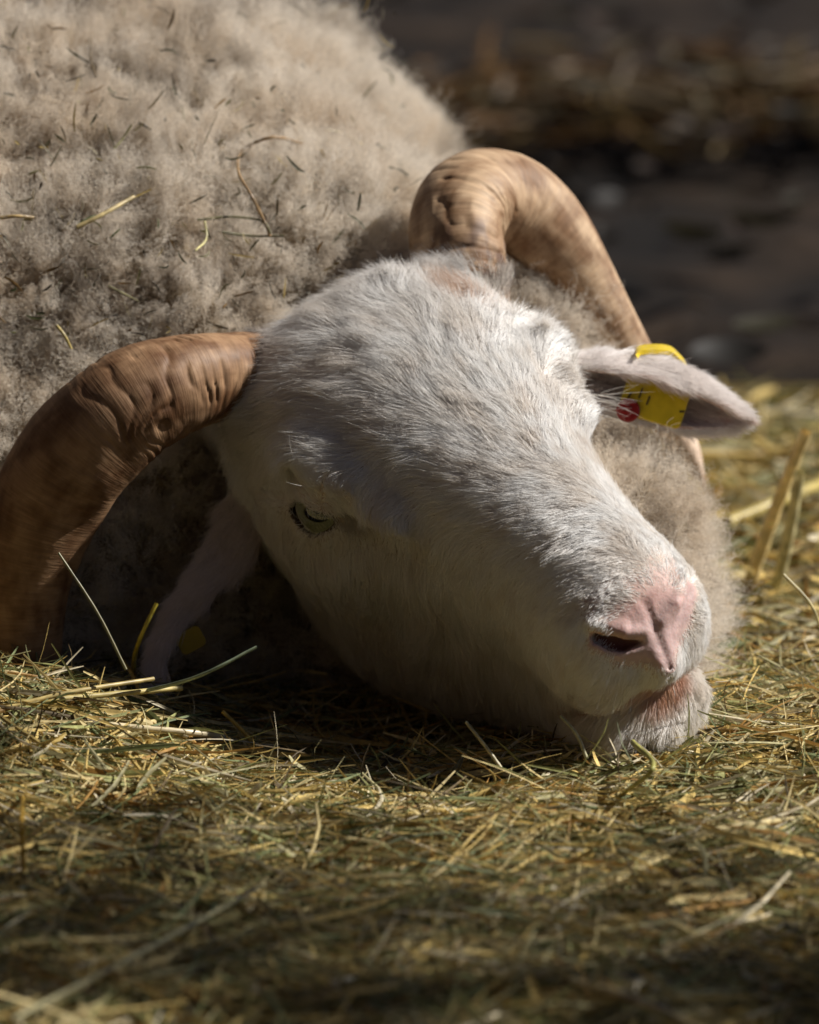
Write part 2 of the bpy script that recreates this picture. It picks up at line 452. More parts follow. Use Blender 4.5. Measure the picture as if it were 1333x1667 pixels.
def face_hair(n, pts=6):
    r, nn = sample_tris(HV, HF, HN, n, wt)
    nv = nn @ HR; rv = head2view(r); pix = view2pix(rv)
    c = np.concatenate([ctrl(pix[i:i + 20000]) for i in range(0, n, 20000)])
    # strand direction: along the skin, following the flow of the coat
    t = np.stack([c[:, 0], -c[:, 1], np.zeros(n)], 1)
    nz = vnoise(r / 1.3, 3) * .32 + vnoise(r / .45, 9) * .28
    t = nrm(t) + nz
    t = nrm(t - nv * (t * nv).sum(1, keepdims=True))
    L = c[:, 2] * (.75 + .5 * rng.random(n)) * .01 * (1 + .25 * noise(r / .6, 17))
    L = L * (1 - .6 * np.clip(1.5 * pad_mask(r) + pad_mask(r + np.array([-.35, 0, -.3])) + pad_mask(r + np.array([.35, .3, -.3])), 0, 1))
    L = L * (1 - .6 * np.clip(1.4 - poly(mir(r), SLIT, [.2, .85, .2]) / .45, 0, 1))
    lift = np.clip(c[:, 3] * .65 + .10 * rng.standard_normal(n) + .12 * noise(r / .8, 21), .05, 1.2)
    s = np.linspace(0, 1, pts)[None, :, None]
    jit = rng.standard_normal((n, 3)) * .12
    dirn = nrm(t + jit)
    pth = rv[:, None, :] + (dirn[:, None, :] * s + nv[:, None, :] * (lift[:, None, None] * (s - .55 * s ** 2)) ) * L[:, None, None]
    # small kink
    pth += (vnoise((r + 3.1) / .25, 33) * .0007)[:, None, :] * (s ** 2)
    rad = (.00007 + .00004 * rng.random(n))[:, None] * np.array([1, 1, .9, .75, .5, .12])[None, :]
    base = np.array([.92, .905, .88]) * (.86 + .2 * rng.random((n, 1)))
    # marks in the coat, plus painted crease shade
    q = mir(r)
    def mix(base, m, col): return base * (1 - m[:, None]) + np.array(col) * m[:, None]
    nn_ = noise(r / .35, 41)
    px, py = pix[:, 0], pix[:, 1]
    base = mix(base, .95 * blob(r, (-4.6, -4.0, 4.2), (1.15, 1.3, 1.4), .8) * np.clip(1.0 + nn_, 0, 1), (.50, .25, .09))
    base = mix(base, .45 * blob(r, (-5.5, 1.6, 2.1), (.7, .8, .8), .9), (.45, .32, .18))
    base = mix(base, .6 * blob(r, (-4.0, 6.2, 1.9), (.6, .6, .6), .9) * np.clip(.6 + nn_, 0, 1), (.28, .17, .09))
    base = mix(base, np.clip(1.2 - poly(q, SLIT, [.10, .66, .12]) / .2, 0, 1) * .25, (.07, .05, .04))
    base = mix(base, np.clip(1 - poly(q, [(6.3, 1.2, .05), (5.3, 4.4, .5)], [.34, .40]) / .3, 0, 1) * .85, (.10, .07, .055))  # tear groove: hair coloured darker to deepen the shade of the crease
    base = mix(base, mouth_mask(r + np.array([0, 0, -.25])) * .9, (.42, .17, .06))
    base = mix(base, blob(r, (-.9, 17.0, -3.2), (1.7, 1.5, .95), .6) * .95, (.44, .15, .04))
    base = mix(base, np.clip(1 - np.linalg.norm(q - np.array([5.9, -8.4, 2.6]), axis=1) / 4.0, 0, 1) * .75, (.22, .18, .15))
    base = mix(base, .45 * np.clip(noise(r / 1.1, 51) + .1, 0, 1), (.68, .57, .45))
    base = mix(base, .45 * np.clip(noise(r / .2, 52), 0, 1), (.60, .49, .38))
    base = mix(base, .30 * np.clip((-r[:, 2] - 1) / 6, 0, 1), (.66, .52, .34))
    return view2world(pth.reshape(-1, 3)).reshape(n, pts, 3), rad, base
hp, hr, hc = face_hair(400000)
curves_obj("face_hair", hp, hr, hc, M_HAIR, ram, origin=ROOT)

# --- fleece fibres
def fleece_fibres(n, pts=12):
    nv = FN
    pixF = view2pix(FV * .01)
    inside = ((pixF[:, 0] > -120) & (pixF[:, 1] > -160) & (pixF[:, 0] < 1400)).astype(float)
    wtF = (.06 + .94 * inside) * (.03 + .97 * np.clip((nv[:, 2] + .35) / .4, 0, 1)) * (FV[:, 1] > -14.5)
    r, nn = sample_tris(FV, FF, FN, n, wtF)
    L = (1.1 + .9 * rng.random(n)) * (1 + .35 * noise(r / 2.5, 61))
    L = np.where(rng.random(n) < .04, L * 1.5, L)
    tip = nn * 1.0 + vnoise(r / 1.6, 63) * .75 + vnoise(r / .55, 67) * .35 + rng.standard_normal((n, 3)) * .22 + np.array([0, .25, 0])
    wr_ = r + vnoise(r / 1.5, 81) * .55                    # fibres of one lock lean to a common tip
    cell = np.floor(wr_ / 1.25); cen = (cell + .5) * 1.25 + np.stack([hash3(cell[:, 0].astype(int), cell[:, 1].astype(int), cell[:, 2].astype(int), k_) for k_ in (1, 2, 3)], 1) * .3
    pull = cen - wr_; pull -= nn * (pull * nn).sum(1, keepdims=True)
    tip = nrm(tip) * L[:, None] + pull * .75
    s = np.linspace(0, 1, pts)[None, :, None]
    a = nrm(np.cross(tip, rng.standard_normal((n, 3)))); b = nrm(np.cross(tip, a))
    ph = rng.random(n) * 6.28; fr = 12 + 16 * rng.random(n); am = .06 + .09 * rng.random(n)
    an = ph[:, None] + s[:, :, 0] * fr[:, None]
    bend = vnoise(r / .8, 71) * .5
    p = r[:, None, :] + (nn[:, None, :] * (.55 * s * (1 - s) * L[:, None, None])) + tip[:, None, :] * s + bend[:, None, :] * s ** 2
    p = p + (a[:, None, :] * np.cos(an)[..., None] + b[:, None, :] * np.sin(an)[..., None]) * (am[:, None] * (.3 + s[:, :, 0]))[..., None]
    rad = (.00005 + .00005 * rng.random(n))[:, None] * np.linspace(1, .5, pts)[None, :]
    base = np.array([.82, .75, .65]) * (.75 + .45 * rng.random((n, 1)))
    m = np.clip(noise(r / 2.6, 73) * 1.1 + .1, 0, 1)[:, None] * .6
    base = base * (1 - m) + np.array([.60, .47, .32]) * m
    m = np.clip(noise(r / 1.5 + 9, 75) - .22, 0, 1)[:, None] * 1.4  # darker fibre patches stand in for shaded recesses between locks
    base = base * (1 - m) + np.array([.24, .18, .12]) * m
    return view2world(p.reshape(-1, 3) * .01).reshape(n, pts, 3), rad, base
fp, fr_, fc = fleece_fibres(350000)
curves_obj("fleece", fp, fr_, fc, M_WOOL, ram, origin=ROOT)

# --- horns
def horn_mat(name, warm):
    m, t, out = mat_new(name)
    a = node(t, "ShaderNodeAttribute", attribute_name="suv")
    mp = node(t, "ShaderNodeMapping"); mp.inputs["Scale"].default_value = (1.0, .2, .2)
    t.links.new(a.outputs["Vector"], mp.inputs["Vector"])
    n1 = node(t, "ShaderNodeTexNoise"); n1.inputs["Scale"].default_value = 3.2; n1.inputs["Detail"].default_value = 7; n1.inputs["Distortion"].default_value = .25
    t.links.new(mp.outputs[0], n1.inputs["Vector"])
    n2 = node(t, "ShaderNodeTexNoise"); n2.inputs["Scale"].default_value = .55; n2.inputs["Detail"].default_value = 4
    t.links.new(a.outputs["Vector"], n2.inputs["Vector"])
    cr = node(t, "ShaderNodeValToRGB"); e = cr.color_ramp.elements
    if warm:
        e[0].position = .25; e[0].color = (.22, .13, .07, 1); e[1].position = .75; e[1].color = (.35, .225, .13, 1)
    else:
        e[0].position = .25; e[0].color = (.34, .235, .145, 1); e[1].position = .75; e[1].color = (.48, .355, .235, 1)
    t.links.new(n1.outputs["Fac"], cr.inputs[0])
    cr2 = node(t, "ShaderNodeValToRGB"); e = cr2.color_ramp.elements
    e[0].position = .36; e[0].color = (.48, .36, .27, 1); e[1].position = .62; e[1].color = (1.15, 1.1, 1.05, 1)
    t.links.new(n2.outputs["Fac"], cr2.inputs[0])
    mx = node(t, "ShaderNodeMix", data_type='RGBA', blend_type='MULTIPLY'); mx.inputs[0].default_value = 1
    t.links.new(cr.outputs[0], mx.inputs[6]); t.links.new(cr2.outputs[0], mx.inputs[7])
    c = node(t, "ShaderNodeAttribute", attribute_name="col")
    mx2 = node(t, "ShaderNodeMix", data_type='RGBA', blend_type='MULTIPLY'); mx2.inputs[0].default_value = 1
    t.links.new(mx.outputs[2], mx2.inputs[6]); t.links.new(c.outputs["Color"], mx2.inputs[7])
    b = node(t, "ShaderNodeBsdfPrincipled"); b.inputs["Roughness"].default_value = .58; b.inputs["Specular IOR Level"].default_value = .32
    t.links.new(mx2.outputs[2], b.inputs["Base Color"])
    mp3 = node(t, "ShaderNodeMapping"); mp3.inputs["Scale"].default_value = (2.2, .3, .3)
    t.links.new(a.outputs["Vector"], mp3.inputs["Vector"])
    n3 = node(t, "ShaderNodeTexNoise"); n3.inputs["Scale"].default_value = 1.8; n3.inputs["Detail"].default_value = 6; n3.inputs["Distortion"].default_value = .3
    t.links.new(mp3.outputs[0], n3.inputs["Vector"])
    mp4 = node(t, "ShaderNodeMapping"); mp4.inputs["Scale"].default_value = (9, .3, .3)
    t.links.new(a.outputs["Vector"], mp4.inputs["Vector"])
    n4 = node(t, "ShaderNodeTexNoise"); n4.inputs["Scale"].default_value = 1.3; n4.inputs["Detail"].default_value = 4; n4.inputs["Distortion"].default_value = .4
    t.links.new(mp4.outputs[0], n4.inputs["Vector"])
    mr4 = node(t, "ShaderNodeMapRange"); mr4.inputs["From Min"].default_value = .35; mr4.inputs["From Max"].default_value = .7; mr4.inputs["To Min"].default_value = .88; mr4.inputs["To Max"].default_value = 1.14
    t.links.new(n4.outputs["Fac"], mr4.inputs["Value"])
    sc4 = node(t, "ShaderNodeVectorMath", operation='SCALE'); t.links.new(mx2.outputs[2], sc4.inputs[0]); t.links.new(mr4.outputs[0], sc4.inputs["Scale"])
    t.links.new(sc4.outputs[0], b.inputs["Base Color"])
    ad = node(t, "ShaderNodeMath", operation='ADD'); t.links.new(n3.outputs["Fac"], ad.inputs[0]); t.links.new(n4.outputs["Fac"], ad.inputs[1])
    bp = node(t, "ShaderNodeBump"); bp.inputs["Distance"].default_value = .0005; bp.inputs["Strength"].default_value = .45
    t.links.new(ad.outputs[0], bp.inputs["Height"]); t.links.new(bp.outputs[0], b.inputs["Normal"])
    t.links.new(b.outputs[0], out.inputs[0])
    return m
def catmull(C, n):
    C = np.array(C, float); m = len(C)
    d = np.concatenate([[0], np.cumsum(np.linalg.norm(np.diff(C[:, :3], axis=0), axis=1) ** .7)])
    x = np.linspace(0, d[-1], n)
    return np.stack([spline(d, C[:, i])(x) for i in range(C.shape[1])], 1)
def make_horn(ctrl_pts, mat, seed, ridge, tip_pale, label, cuff, wrin):
    C = np.array([list(pix2view(a, b, w_) * 100) + [hw * S * 100, fl] for a, b, w_, hw, fl in ctrl_pts])
    n, k = 520, 144
    X = catmull(C, n); c = X[:, :3]; R = X[:, 3]; FL = X[:, 4]
    tg = nrm(np.gradient(c, axis=0)); L = np.concatenate([[0], np.cumsum(np.linalg.norm(np.diff(c, axis=0), axis=1))])
    # width axis lies across the curl's plane as the picture shows it, the other axis follows
    wv = np.array([0, 0, 1.0]); a = nrm(np.cross(tg, np.tile(wv, (n, 1)))); b = nrm(np.cross(tg, a))
    ph = np.linspace(0, 2 * np.pi, k, endpoint=False)
    cs, sn = np.cos(ph), np.sin(ph)
    # rounded three-sided section
    prof = 1 - .05 * np.cos(3 * ph + .8)
    s = L[:, None] + 0 * ph[None, :]
    P3 = np.stack([s.ravel(), np.tile(cs * 3, n), np.tile(sn * 3, n)], 1)
    Q = P3 * np.array([1, .35, .35]) + vnoise(P3 * .35, seed) * .45
    r1 = noise(Q * np.array([2.2, .6, .6]), seed + 5); r2 = noise(Q * np.array([5.5, 1.0, 1.0]), seed + 6)
    low = noise(P3 * .45, seed + 7)
    fade = np.clip(1.15 - L / L[-1] * 2.4, 0.12, 1)[:, None]
    wob = noise(P3 * np.array([.5, .5, .5]), seed + 9).reshape(n, k); s0 = P3[:, 0].reshape(n, k)
    wr = np.abs(np.sin(s0 * 3.6 + wob * 4.5 + 1.3 * np.sin(s0 * 1.7))) ** .5          # sharp grooves between growth rings
    amp = np.clip(noise(P3 * np.array([.9, .8, .8]), seed + 10).reshape(n, k) * 1.6 + .45, 0, 1) * np.clip(1.3 - np.abs(s0 - wrin) / 6.0, 0, 1)
    big_ = np.sin(s0 * 1.15 + seed + wob * 1.5) * np.clip(1.2 - s0 / 9, 0, 1)
    disp = (1 - ridge * 1.7 * amp * (1 - wr) + .028 * big_ + ridge * fade * ((1 - 2 * np.abs(r1.reshape(n, k))) * .35 + r2.reshape(n, k) * .3) + .035 * low.reshape(n, k))
    rr = R[:, None] * prof[None, :] * disp
    V = c[:, None, :] + a[:, None, :] * (rr * cs)[..., None] + b[:, None, :] * (rr * sn * FL[:, None])[..., None]
    i = np.arange(n - 1)[:, None] * k; j = np.arange(k)[None, :]
    F = np.stack([i + j, i + (j + 1) % k, i + k + (j + 1) % k, i + k + j], -1).reshape(-1, 4)[:, ::-1]
    Vw = view2world(V.reshape(-1, 3) * .01)
    col = np.ones((n * k, 3))
    g = np.clip(noise(P3 * .9, seed + 8) * 1.2 + 1.0 - (P3[:, 0] - cuff[0] - 1.5) / 1.3, 0, 1)[:, None]      # grime at the root
    g = g * np.clip(.75 + 1.3 * noise(P3 * 2.2, seed + 12), 0, 1)[:, None]
    col = col * (1 - .8 * g) + np.array([.34, .30, .34]) * .8 * g
    e = np.clip((P3[:, 0] / L[-1] - .62) / .3, 0, 1)[:, None] * tip_pale
    col = col * (1 - e) + np.array([2.0, 2.3, 3.0]) * e
    o = mesh_obj("horn", Vw, F, mat, ram, col=col, uv=np.stack([P3[:, 0], P3[:, 1], P3[:, 2]], 1), origin=ROOT)
    o["label"] = label
    # ragged hair edge growing over the root
    m = 5200; ii = np.searchsorted(L, cuff[0] + rng.standard_normal(m) * .22).clip(0, n - 2); jj = rng.integers(0, k, m)
    Vg = V.reshape(n, k, 3); p0 = Vg[ii, jj]; nn = nrm(p0 - c[ii]); dd = nrm(tg[ii] + nn * (.25 + .2 * rng.random((m, 1))) + rng.standard_normal((m, 3)) * .25)
    Lh = cuff[1] * rng.uniform(.5, 1.2, m); s_ = np.linspace(0, 1, 6)[None, :, None]
    pth = p0[:, None, :] - nn[:, None, :] * .05 + (dd[:, None, :] * s_ - nn[:, None, :] * .12 * s_ ** 2) * Lh[:, None, None]
    colh = np.where(rng.random((m, 1)) < cuff[2], [[.20, .15, .12]], [[.78, .72, .64]]) * rng.uniform(.7, 1.1, (m, 1))
    curves_obj("hair_edge", view2world(pth.reshape(-1, 3) * .01).reshape(m, 6, 3), (.00008 + .00004 * rng.random(m))[:, None] * np.array([1, 1, .9, .7, .5, .12]), colh, M_HAIR, o)
    bpy.data.objects[o.name].children[0].location = -Vector(ROOT)
    return o
make_horn([(768, 535, -8.2, 66, .9), (756, 482, -6.6, 78, .9), (748, 415, -6.8, 82, .9), (750, 358, -8, 80, .9), (778, 322, -9.8, 80, .9), (836, 332, -11.4, 80, .85), (896, 388, -12.4, 72, .8),
           (948, 455, -13.2, 55, .8), (1000, 540, -13.8, 45, .8), (1045, 615, -15, 38, .8), (1085, 682, -17, 31, .85), (1120, 738, -19, 22, .9), (1146, 792, -21, 4, 1)],
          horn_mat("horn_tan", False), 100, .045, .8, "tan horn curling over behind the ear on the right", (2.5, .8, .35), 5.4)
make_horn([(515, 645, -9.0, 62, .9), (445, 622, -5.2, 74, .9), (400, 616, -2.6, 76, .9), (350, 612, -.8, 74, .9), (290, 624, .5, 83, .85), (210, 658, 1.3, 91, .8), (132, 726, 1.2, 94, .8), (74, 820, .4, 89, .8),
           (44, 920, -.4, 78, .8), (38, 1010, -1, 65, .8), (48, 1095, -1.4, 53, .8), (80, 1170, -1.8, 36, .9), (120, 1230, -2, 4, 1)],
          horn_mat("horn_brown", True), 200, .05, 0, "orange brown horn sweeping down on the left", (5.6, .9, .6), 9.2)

# --- eyes
def make_eye(side):
    n1, n2 = 96, 64
    u = np.linspace(0, 1.2, n2); v = np.linspace(0, 2 * np.pi, n1, endpoint=False)
    fwd = nrm(np.array([side * .80, .48, .32])); lat = nrm(np.cross([0, 0, 1.0], fwd)); up = np.cross(fwd, lat)
    uu, vv = np.meshgrid(u, v, indexing='ij')
    d = (fwd * np.cos(uu)[..., None] + lat * (np.sin(uu) * np.cos(vv))[..., None] + up * (np.sin(uu) * np.sin(vv))[..., None])
    bulge = 1 + .05 * np.exp(-(uu / .5) ** 2)
    ce = EYE_C * np.array([side, 1, 1])
    V = (ce + d * (EYE_R * bulge)[..., None]).reshape(-1, 3)
    x = (np.sin(uu) * np.cos(vv)).ravel(); y = (np.sin(uu) * np.sin(vv)).ravel(); rr = np.hypot(x, y)
    col = np.tile([.26, .27, .17], (len(V), 1)) * (.75 + .5 * (noise(np.stack([np.arctan2(y, x) * 9, rr * 3, rr * 0], 1), 5) * .5 + .5))[:, None]
    lim = np.clip((rr - .72) / .06, 0, 1)[:, None]; col = col * (1 - lim) + np.array([.03, .02, .015]) * lim
    pu = np.clip((1.1 - np.sqrt((x / .36) ** 2 + (y / .2) ** 2)) / .2, 0, 1)[:, None]; col = col * (1 - pu) + np.array([.01, .012, .02]) * pu
    i = np.arange(n2 - 1)[:, None] * n1; j = np.arange(n1)[None, :]
    F = np.stack([i + j, i + (j + 1) % n1, i + n1 + (j + 1) % n1, i + n1 + j], -1).reshape(-1, 4)
    return mesh_obj("eye", head2world(V), F, M_EYE, ram, col=col, origin=ROOT)
make_eye(1); make_eye(-1)

# --- ears
def make_ear(rows, seed, label, arc=(15, 262), n=60, k=40, hl=1.0, hc=(.92, .86, .82)):
    """rows: px, py, w, half height px, half depth px, roll deg of the opening"""
    C = np.array([list(pix2view(r[0], r[1], r[2]) * 100) + [r[3] * S * 100, r[4] * S * 100, r[5]] for r in rows])
    X = catmull(C, n); c = X[:, :3]; tg = nrm(np.gradient(c, axis=0))
    wv = np.array([0, 0, 1.0]); up = nrm(np.cross(tg, np.tile(wv, (n, 1)))); up *= np.sign(rows[0][6]) ; fw = nrm(np.cross(up, tg)); fw *= np.sign(fw[:, 2:3] + 1e-9)
    ph = np.radians(np.linspace(arc[0], arc[1], k))
    th = .16
    def shell(off):
        hv = X[:, 3:4] + off; hd = X[:, 4:5] + off
        roll = np.radians(X[:, 5])[:, None]
        a = hd * np.cos(ph)[None, :]; b = hv * np.sin(ph)[None, :]
        a2 = a * np.cos(roll) - b * np.sin(roll); b2 = a * np.sin(roll) + b * np.cos(roll)
        return c[:, None, :] + fw[:, None, :] * a2[..., None] + up[:, None, :] * b2[..., None]
    taper = np.clip(X[:, 3:4], 0, 1)
    outer = shell(0); inner = shell(-th * np.minimum(1, X[:, 3:4] / .5))
    ring = np.concatenate([outer, inner[:, ::-1]], 1); kk = 2 * k
    ring = ring + (vnoise(ring.reshape(-1, 3) / 1.5, seed) * .06).reshape(ring.shape)
    i = np.arange(n - 1)[:, None] * kk; j = np.arange(kk)[None, :]
    F = np.stack([i + j, i + (j + 1) % kk, i + kk + (j + 1) % kk, i + kk + j], -1).reshape(-1, 4)
    V = ring.reshape(-1, 3)
    col = np.tile([.52, .40, .36], (n, kk, 1)).astype(float); col[:, k:] = [.50, .27, .22]
    o = mesh_obj("ear", view2world(V * .01), F, M_SKIN, ram, col=col.reshape(-1, 3), origin=ROOT)
    o["label"] = label
    # short hair
    cen = np.repeat(c, kk, 0)
    mid = .5 * (outer + inner)
    midr = np.concatenate([mid, mid[:, ::-1]], 1).reshape(-1, 3)
    N = nrm(V - midr)
    m = 34000
    isin = np.zeros((n, kk)); isin[:, k:] = 1; tt = np.repeat(np.linspace(0, 1, n), kk)
    tri = np.concatenate([F[:, [0, 1, 2]], F[:, [0, 2, 3]]])
    A = V[tri[:, 0]]; B = V[tri[:, 1]]; Cc = V[tri[:, 2]]
    ar = np.linalg.norm(np.cross(B - A, Cc - A), axis=1) * np.where(isin.ravel()[tri[:, 0]] > 0, .55, 1)
    q = rng.choice(len(tri), m, p=ar / ar.sum()); r1 = np.sqrt(rng.random(m)); r2 = rng.random(m)
    bc = np.stack([1 - r1, r1 * (1 - r2), r1 * r2], 1)[:, :, None]
    p0 = (V[tri[q]] * bc).sum(1); nn = nrm((N[tri[q]] * bc).sum(1)); inn = isin.ravel()[tri[q, 0]]; tq = tt[tri[q, 0]]
    tgs = np.repeat(tg, kk, 0)[tri[q, 0]]
    dd = nrm(tgs + vnoise(p0 / .8, seed + 3) * .3 + rng.standard_normal((m, 3)) * .14)
    Lh = hl * (.45 + .4 * rng.random(m)) * (1 + .6 * (1 - tq)); lift = .28 + .15 * rng.random(m) + inn * .2
    s = np.linspace(0, 1, 5)[None, :, None]
    pth = p0[:, None, :] + (dd[:, None, :] * s + nn[:, None, :] * lift[:, None, None] * (s - .5 * s * s)) * Lh[:, None, None]
    rad = (.00008 + .00004 * rng.random(m))[:, None] * np.array([1, 1, .8, .5, .12])
    colh = np.where(inn[:, None] > 0, [[.62, .48, .42]], [list(hc)]) * (.85 + .25 * rng.random((m, 1)))
    curves_obj("ear_hair", view2world(pth.reshape(-1, 3) * .01).reshape(m, 5, 3), rad, colh, M_HAIR, o, origin=None)
    bpy.data.objects[o.name].children[0].location = -Vector(ROOT)
    return o
make_ear([(905, 612, -4.5, 26, 24, 0, -1), (950, 614, -5, 36, 34, 0, -1), (1000, 622, -5.5, 46, 44, 5, -1), (1060, 637, -5.8, 52, 46, 8, -1), (1108, 652, -6, 47, 36, 8, -1),
          (1158, 668, -6.2, 34, 24, 5, -1), (1198, 682, -6.4, 15, 10, 0, -1), (1212, 688, -6.5, 2, 2, 0, -1)], 300, "pale ear sticking out sideways with a yellow tag")
make_ear([(440, 815, -4.5, 56, 32, 0, 1), (420, 860, -4, 54, 32, 0, 1), (388, 912, -3.4, 48, 28, 0, 1), (345, 965, -2.6, 38, 24, 0, 1), (303, 1010, -1.8, 27, 18, 0, 1), (272, 1060, -1, 23, 15, 0, 1),
          (256, 1110, -.3, 18, 11, 0, 1), (243, 1160, .2, 14, 8, 0, 1), (236, 1190, .4, 2, 2, 0, 1)], 310, "shaded ear hanging down under the left horn", arc=(-10, 150), hl=1.3, hc=(.80, .70, .66))

# --- ear tags
def slab(corners_view_cm, th, bev=.25, n=6):
    """rounded plate from a centre, two half axes (view cm) and thickness"""
    c, a, b = [np.array(x, float) for x in corners_view_cm]
    nrm_ = nrm(np.cross(a, b)); la, lb = np.linalg.norm(a), np.linalg.norm(b); ah, bh = a / la, b / lb
    pts = []
    for sx, sy, a0 in ((1, 1, 0), (-1, 1, 90), (-1, -1, 180), (1, -1, 270)):
        for i in range(n):
            t = math.radians(a0 + 90 * i / (n - 1))
            pts.append((sx * (la - bev) + bev * math.cos(t), sy * (lb - bev) + bev * math.sin(t)))
    pts = np.array(pts)
    rings = []
    for z, sc in ((-th / 2, .0), (-th / 2, .97), (-th * .3, 1), (th * .3, 1), (th / 2, .97), (th / 2, .0)):
        rings.append(c + (pts[:, :1] * ah + pts[:, 1:] * bh) * sc + nrm_ * z)
    V = np.concatenate(rings); k = len(pts); m = len(rings)
    i = np.arange(m - 1)[:, None] * k; j = np.arange(k)[None, :]
    F = np.stack([i + j, i + (j + 1) % k, i + k + (j + 1) % k, i + k + j], -1).reshape(-1, 4)
    return V, F
YEL = [.72, .52, .02]
def tagpart(name, V, F, col, parent, label=None, mat=None):
    o = mesh_obj(name, view2world(V * .01), F, mat or M_TAG, parent, col=np.tile(col, (len(V), 1)), origin=ROOT if parent is ram else None, smooth=False)
    if parent is not ram: o.location = -Vector(ROOT)
    if label: o["label"] = label
    return o
c0 = pix2view(1066, 650, -5.7) * 100
a0 = np.array([1.45, -.42, .05]); b0 = np.array([-.34, -1.0, .25])
V, F = slab((c0, a0, b0), .14)
tg_ = tagpart("ear_tag", V, F, YEL, ram, "yellow plastic ear tag with a dark red button")
# the half that sits outside the ear: a bent strip over its upper edge
pth = np.array([pix2view(*q) * 100 for q in [(1036, 576, -5.2), (1042, 570, -5.6), (1070, 568, -6.2), (1090, 571, -6.8), (1102, 581, -7.0), (1113, 594, -7.1), (1118, 612, -7.2)]])
pth = np.stack([spline(np.arange(7), pth[:, i])(np.linspace(0, 6, 30)) for i in range(3)], 1)
t_ = nrm(np.gradient(pth, axis=0)); bz = np.tile([0, -.25, 1.0], (30, 1)); nz_ = nrm(np.cross(t_, bz))
ringv = np.stack([pth + nz_ * .1 + bz * .6, pth + nz_ * .1 - bz * .6, pth - nz_ * .1 - bz * .6, pth - nz_ * .1 + bz * .6], 1).reshape(-1, 3)
i = np.arange(29)[:, None] * 4; j = np.arange(4)[None, :]
Fr = np.stack([i + j, i + (j + 1) % 4, i + 4 + (j + 1) % 4, i + 4 + j], -1).reshape(-1, 4)
tagpart("outer_plate", ringv, Fr, YEL, tg_)
# button
def disc(c, nrm0, r, th, k=32):
    nrm0 = nrm(np.array(nrm0, float)); a = nrm(np.cross(nrm0, [0, 1, .2])); b = np.cross(nrm0, a)
    ph = np.linspace(0, 2 * np.pi, k, endpoint=False)
    ring = a * np.cos(ph)[:, None] + b * np.sin(ph)[:, None]
    V = np.concatenate([c + ring * r * s_ + nrm0 * z for s_, z in ((1, 0), (1, th * .6), (.85, th), (.35, th), (.3, th * 1.5), (0.0, th * 1.6))])
    i = np.arange(5)[:, None] * k; j = np.arange(k)[None, :]
    return V, np.stack([i + j, i + (j + 1) % k, i + k + (j + 1) % k, i + k + j], -1).reshape(-1, 4)
V, F = disc(pix2view(1022, 668, -5.3) * 100, (.1, .05, 1), .56, .16)
tagpart("button", V, F, [.25, .012, .01], tg_)
for (x, y, l, ang) in ((1043, 640, .26, 70), (1055, 652, .22, 70), (1025, 643, .14, 60), (1110, 670, .12, 0)):
    cc = pix2view(x, y, -5.55) * 100
    d_ = np.array([math.cos(math.radians(ang)), math.sin(math.radians(ang)), 0])
    V, F = slab((cc + np.array([0, 0, .02]), d_ * l, np.array([-d_[1], d_[0], 0]) * .045), .03, bev=.02)
    tagpart("mark", V, F, [.06, .04, .02], tg_)
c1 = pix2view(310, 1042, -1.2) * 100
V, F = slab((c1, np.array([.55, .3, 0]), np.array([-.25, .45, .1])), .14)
tagpart("ear_tag", V, F, [.35, .24, .02], ram, "yellow tag in the shade behind the hanging ear")  # same yellow plastic, its shade dimmed into the colour

# --- lashes, whiskers and stray hairs
def strays():
    P_, R_ = [], []
    def add(rootpx, w_, dx, dy, dw, L, bend, r=.00011):
        r0 = pix2view(rootpx[0], rootpx[1], w_) * 100
        d = nrm(np.array([dx, -dy, dw], float)); side = np.array([d[1], -d[0], 0]) * bend
        s = np.linspace(0, 1, 8)[:, None]
        P_.append(r0 + d * s * L + side * s * s * L); R_.append(r * np.array([1, 1, 1, .9, .8, .6, .4, .15]))
    def on_head(px, py):
        best = None; pv = view2pix(head2view(HV[HNv[:, 2] > .0])); Q = head2view(HV[HNv[:, 2] > .0])
        i = np.argmin(((pv - [px, py]) ** 2).sum(1) - Q[:, 2] * 2000)
        return Q[i, 2] * 100
    for k_ in range(16):
        x = 470 + 5.5 * k_; add((x, 822 + abs(k_ - 7) * .5), on_head(x, 826) + .1, rng.normal(.25, .2), .8, .6, .55 + .3 * rng.random(), rng.normal(0, .2), .00009)
    for (x, y, dx, dy, L) in ((985, 1120, -.5, .8, 1.1), (1010, 1120, -.6, .8, 1.2), (1030, 1128, -.2, 1, 1.0), (995, 1145, -.5, .8, 1.0), (1055, 1135, -.1, 1, .9), (1095, 1115, .3, 1, .6),
                              (1150, 1040, 1, -.1, 1.0), (1155, 1075, 1, .2, 1.1), (970, 1150, -.6, .9, 1.0), (1165, 1110, .9, .0, 1.2), (940, 1060, -.8, .7, 1.1),
                              (520, 790, -1, .2, 1.6), (490, 800, -.9, -.1, 1.2), (485, 760, -.6, -1, 1.6), (560, 905, -.6, .8, .8), (495, 975, -.3, 1, 1.3), (510, 1000, -.5, 1, 1.1)):
        add((x, y), on_head(x, y), dx, dy, .5, L, rng.normal(0, .3), .00012)
    for k_ in range(16):   # long hairs across the ear opening
        x = 955 + 25 * rng.random(); y = 640 + 30 * rng.random()
        add((x, y), -4.2 + rng.random(), 1, rng.normal(.05, .18), .3, 1.2 + 1.6 * rng.random(), rng.normal(0, .15), .00009)
    n = len(P_)
    curves_obj("whisker_hair", view2world(np.array(P_).reshape(-1, 3) * .01).reshape(n, 8, 3), np.array(R_), np.tile([.85, .82, .76], (n, 1)), M_HAIR, ram, origin=ROOT)
strays()

